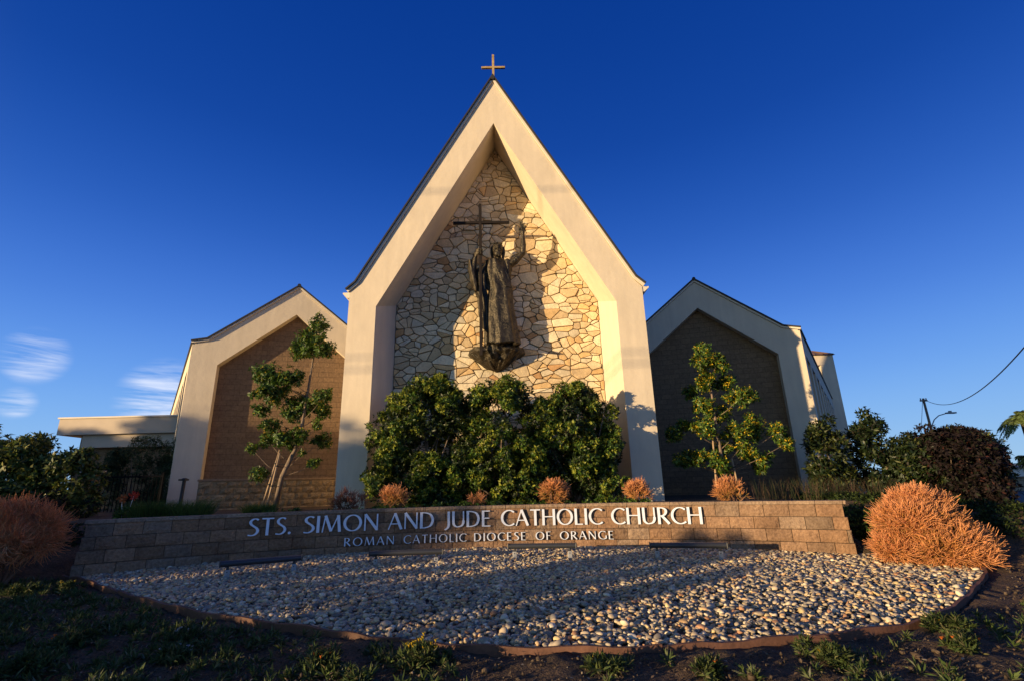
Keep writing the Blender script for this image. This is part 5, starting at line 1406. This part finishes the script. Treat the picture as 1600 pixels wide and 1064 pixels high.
palm('tall palm tree cut by the right edge of the picture', 61.6, 45, -1.6, 6.3, 2.9, 26, 101, [((0.12, 0.17, 0.05), 40), ((0.18, 0.22, 0.07), 30), ((0.07, 0.10, 0.03), 25)], .26)
palm('short yellowish palm below the tall one, above the white house', 62.2, 46, -1.6, 1.4, 2.6, 22, 102, [((0.20, 0.19, 0.05), 40), ((0.14, 0.15, 0.04), 30)], .2)
bg_bush('street_tree', 'small green tree left of the white house', 'tree', 60.0, 52, -1.6, 2.0, 1.5, 1.4, 20, .5, .8, 103, OLIVE, 12, .3, .1, 'trees beyond the street', m=leaf_dull)
bg_bush('street_tree', 'low olive-green tree seen beside the purple-leaved tree', 'tree', 56.8, 52, -1.6, 1.4, 1.3, 1.4, 18, .5, .8, 104, OLIVE, 12, .3, .1, 'trees beyond the street', m=leaf_dull)
# utility pole with lamp arm and cable
up = thing('utility_pole', 'wooden utility pole with a curved street lamp arm above the dark tree', 'utility pole', (37.7, 30, -1.5))
b = MB(); b.tube([(0, 0, -.2), (0, 0, 8.22)], [.13, .09], 10); b.box(-.32, .32, -.06, .06, 7.95, 8.07); b.build('pole', mat('pole_wood', (0.16, 0.13, 0.11), .9, noise=[((9, 9, 1), (.7, .7, .7), (1.2, 1.2, 1.2), 4)]), up)
lm = mat('lamp_metal', (0.25, 0.25, 0.25), .5, metal=.4)
b = MB(); b.tube([(0.1, 0, 5.7), (.5, 0, 6.3), (1.0, 0, 6.65), (1.8, 0, 6.85)], .045, 6); ar = b.build('lamp_arm', lm, up)
b = MB(); b.box(1.75, 2.55, -.16, .16, 6.80, 6.92); b.box(2.0, 2.2, -.08, .08, 6.921, 7.05); b.build('lamp_head', lm, ar)
for x in (-.25, .25):
    b = MB(); b.tube([(x, 0, 8.071), (x, 0, 8.24)], .05, 8); b.build('insulator', lm, up)
cable_m = mat('black_cable', (0.02, 0.02, 0.02), .6)
def cable(label, A, B, sag, rad, group='overhead cables'):
    A, B = Vector(A), Vector(B); pts = []
    for i in range(61):
        t = i/60; p = A.lerp(B, t); p.z -= 4*sag*t*(1-t); pts.append(p)
    b = MB(); b.tube(pts, rad, 6); tag(b.build('overhead_cable', cable_m), label, 'cable', group)
cable('thick sagging cable from the utility pole up to the right edge', (37.75, 30, 6.65), (4, -17, 7), 3.0, .021)
cable('thin guy wire slanting down left from the utility pole', (37.6, 30, 6.5), (36.3, 31.5, -1.5), 0.02, .018)

# ------------------------------------------------------------------ unseen planting added behind the camera to shade the bed and the lower walls
ex, ey = math.sin(SUN_AZ), math.cos(SUN_AZ)
def back_at(s, along): return (s*ey + ex*along, -s*ex + ey*along)
def added_shade_tree(label, s, along, top, rad, zc, n, sd, dens=7):  # unseen tree, crown height set by where its shade should end
    x, y = back_at(s, along); zb = -1.7
    cl = clump_blob(x, y, zc, top, rad, rad, n, rad*.22, rad*.4, sd)
    t = thing('added_shade_tree', label, 'tree', (x, y, zb), 0, 'unseen trees added behind the camera for shade')
    v, f, c, pos = foliage_mesh([(a-x, b_-y, c_-zb, q) for a, b_, c_, q in cl], dens, 5, .32, .2, DARKG, inner=.5)
    link('crown', np_mesh('crown', v, f, c), leaf_dull, t)
    b = MB(); b.tube([(0, 0, -.2), (.1, 0, (zc-zb)*.6), (0, 0, zc-zb+1)], [.22, .17, .1], 8)
    for i in range(5):
        a = i*1.3; b.tube([(0, 0, zc-zb-.3), (rad*.5*math.cos(a), rad*.5*math.sin(a), (zc+top)/2-zb)], [.09, .03], 6)
    b.build('trunk', bark, t, smooth=True)
TL = 45.0; tz = (TL-4)*math.tan(SUN_EL)
for s_, h_, rad, n, sd, lab in [(-13.5, 3.9, 2.6, 30, 301, 'broad unseen tree added behind the camera for its shade, farthest to the left'), (-10.9, 3.5, 1.6, 26, 302, 'second unseen tree from the left added behind the camera for its shade'),
                    (-2.1, 2.4, .85, 16, 304, 'unseen tree added behind the camera to darken the foot of the left pillar')]:
    added_shade_tree(lab, s_, -TL, h_+tz, rad, -.5, n, sd)
added_shade_tree('smaller open-crowned unseen tree added behind the camera to cast shade', -0.2, -TL, 0.9+tz, 1.5, -.9, 14, 305, dens=4)
added_shade_tree('thin low unseen tree added behind the camera for shade, right of the open-crowned one', 2.0, -TL, 0.15+tz, 1.2, -1.3, 14, 306, dens=5)
def added_shade_hedge(label, s0, s1, along, top, sd, rr=.26, dens=95, gappy=0.0):  # unseen hedge, tops and gaps shaped to place shade and lit strips
    r = np.random.default_rng(sd); cl = []
    L = s1-s0; zb = -1.7; n = int(L*(top-zb)*(13 if rr < .4 else 4.5))
    for i in range(n):
        s_ = r.uniform(s0+.1, s1-.1); tt = top-.2*mnoise.noise((s_*1.1, sd, 0))-gappy*abs(mnoise.noise((s_*2.3, sd, 4)))
        z = r.uniform(zb+.1, tt-rr*.6); x, y = back_at(s_, along+r.uniform(-.35, .35)); cl.append((x, y, z, rr*r.uniform(.75, 1.1)))
    x, y = back_at((s0+s1)/2, along)
    t = thing('unseen_shade_hedge', label, 'hedge', (x, y, zb), 0, 'unseen hedges added behind the camera for shade')
    v, f, c, pos = foliage_mesh([(a-x, b_-y, c_-zb, q) for a, b_, c_, q in cl], dens, 5, .11 if rr < .4 else .26, .06 if rr < .4 else .15, DARKG, inner=.4)
    link('foliage', np_mesh('foliage', v, f, c), leaf_dull, t)
HL = 22.0; hz = (HL-4.2)*math.tan(SUN_EL)
added_shade_hedge('tall dense unseen hedge added behind the camera to cast shade, far left, higher than a person', -19.0, -8.1, -41, 2.2+3.4, 320, rr=.55, dens=26)
added_shade_hedge('low stretch of the unseen hedge added behind the camera to cast shade', -8.1, -2.8, -41, -0.2+3.4, 322, rr=.5, dens=26, gappy=.8)
added_shade_hedge('tall stretch of the unseen hedge added behind the camera to cast shade, under the single tree', -2.8, -1.5, -41, 1.5+3.4, 323, rr=.55, dens=26)
added_shade_hedge('shoulder-high unseen hedge added behind the camera to cast shade, next to the tall one', -1.5, 2.3, -41, -0.2+3.4, 321, rr=.5, dens=24, gappy=1.0)
added_shade_hedge('clipped unseen hedge added behind the camera to shade the middle of the pebbles', 2.6, 6.75, -HL, -1.0+hz, 311, gappy=.5)
added_shade_hedge('short taller hedge piece added behind the camera to shade the sign wall', 5.1, 6.7, -HL-1.5, -.12+hz, 318, gappy=.7)
added_shade_hedge('narrow unseen hedge plant added behind the camera to shade a strip of pebbles', 7.0, 7.42, -HL, -.82+hz, 313)
for s0, s1, al, h, sd in [(9.6, 10.3, -17, -1.22, 314), (11.0, 11.7, -15, -1.25, 315), (8.9, 9.3, -19, -1.3, 316), (12.4, 13.4, -17, -1.2, 317)]:
    added_shade_hedge('low unseen hedge plant added behind the camera for shade streaks, one of the loose row on the right', s0, s1, al, h+(-al-6)*math.tan(SUN_EL), sd, rr=.2)
cable('lower of the cables behind the camera whose thin shade crosses the facade', (-70, -19, 6.9), (40, -19, 7.05), 0.25, .032)
cable('second lower cable behind the camera', (-70, -19, 7.25), (40, -19, 7.40), 0.25, .028)
cable('upper cable behind the camera', (-70, -19, 12.75), (40, -19, 12.85), 0.2, .030)
#@@NEXT
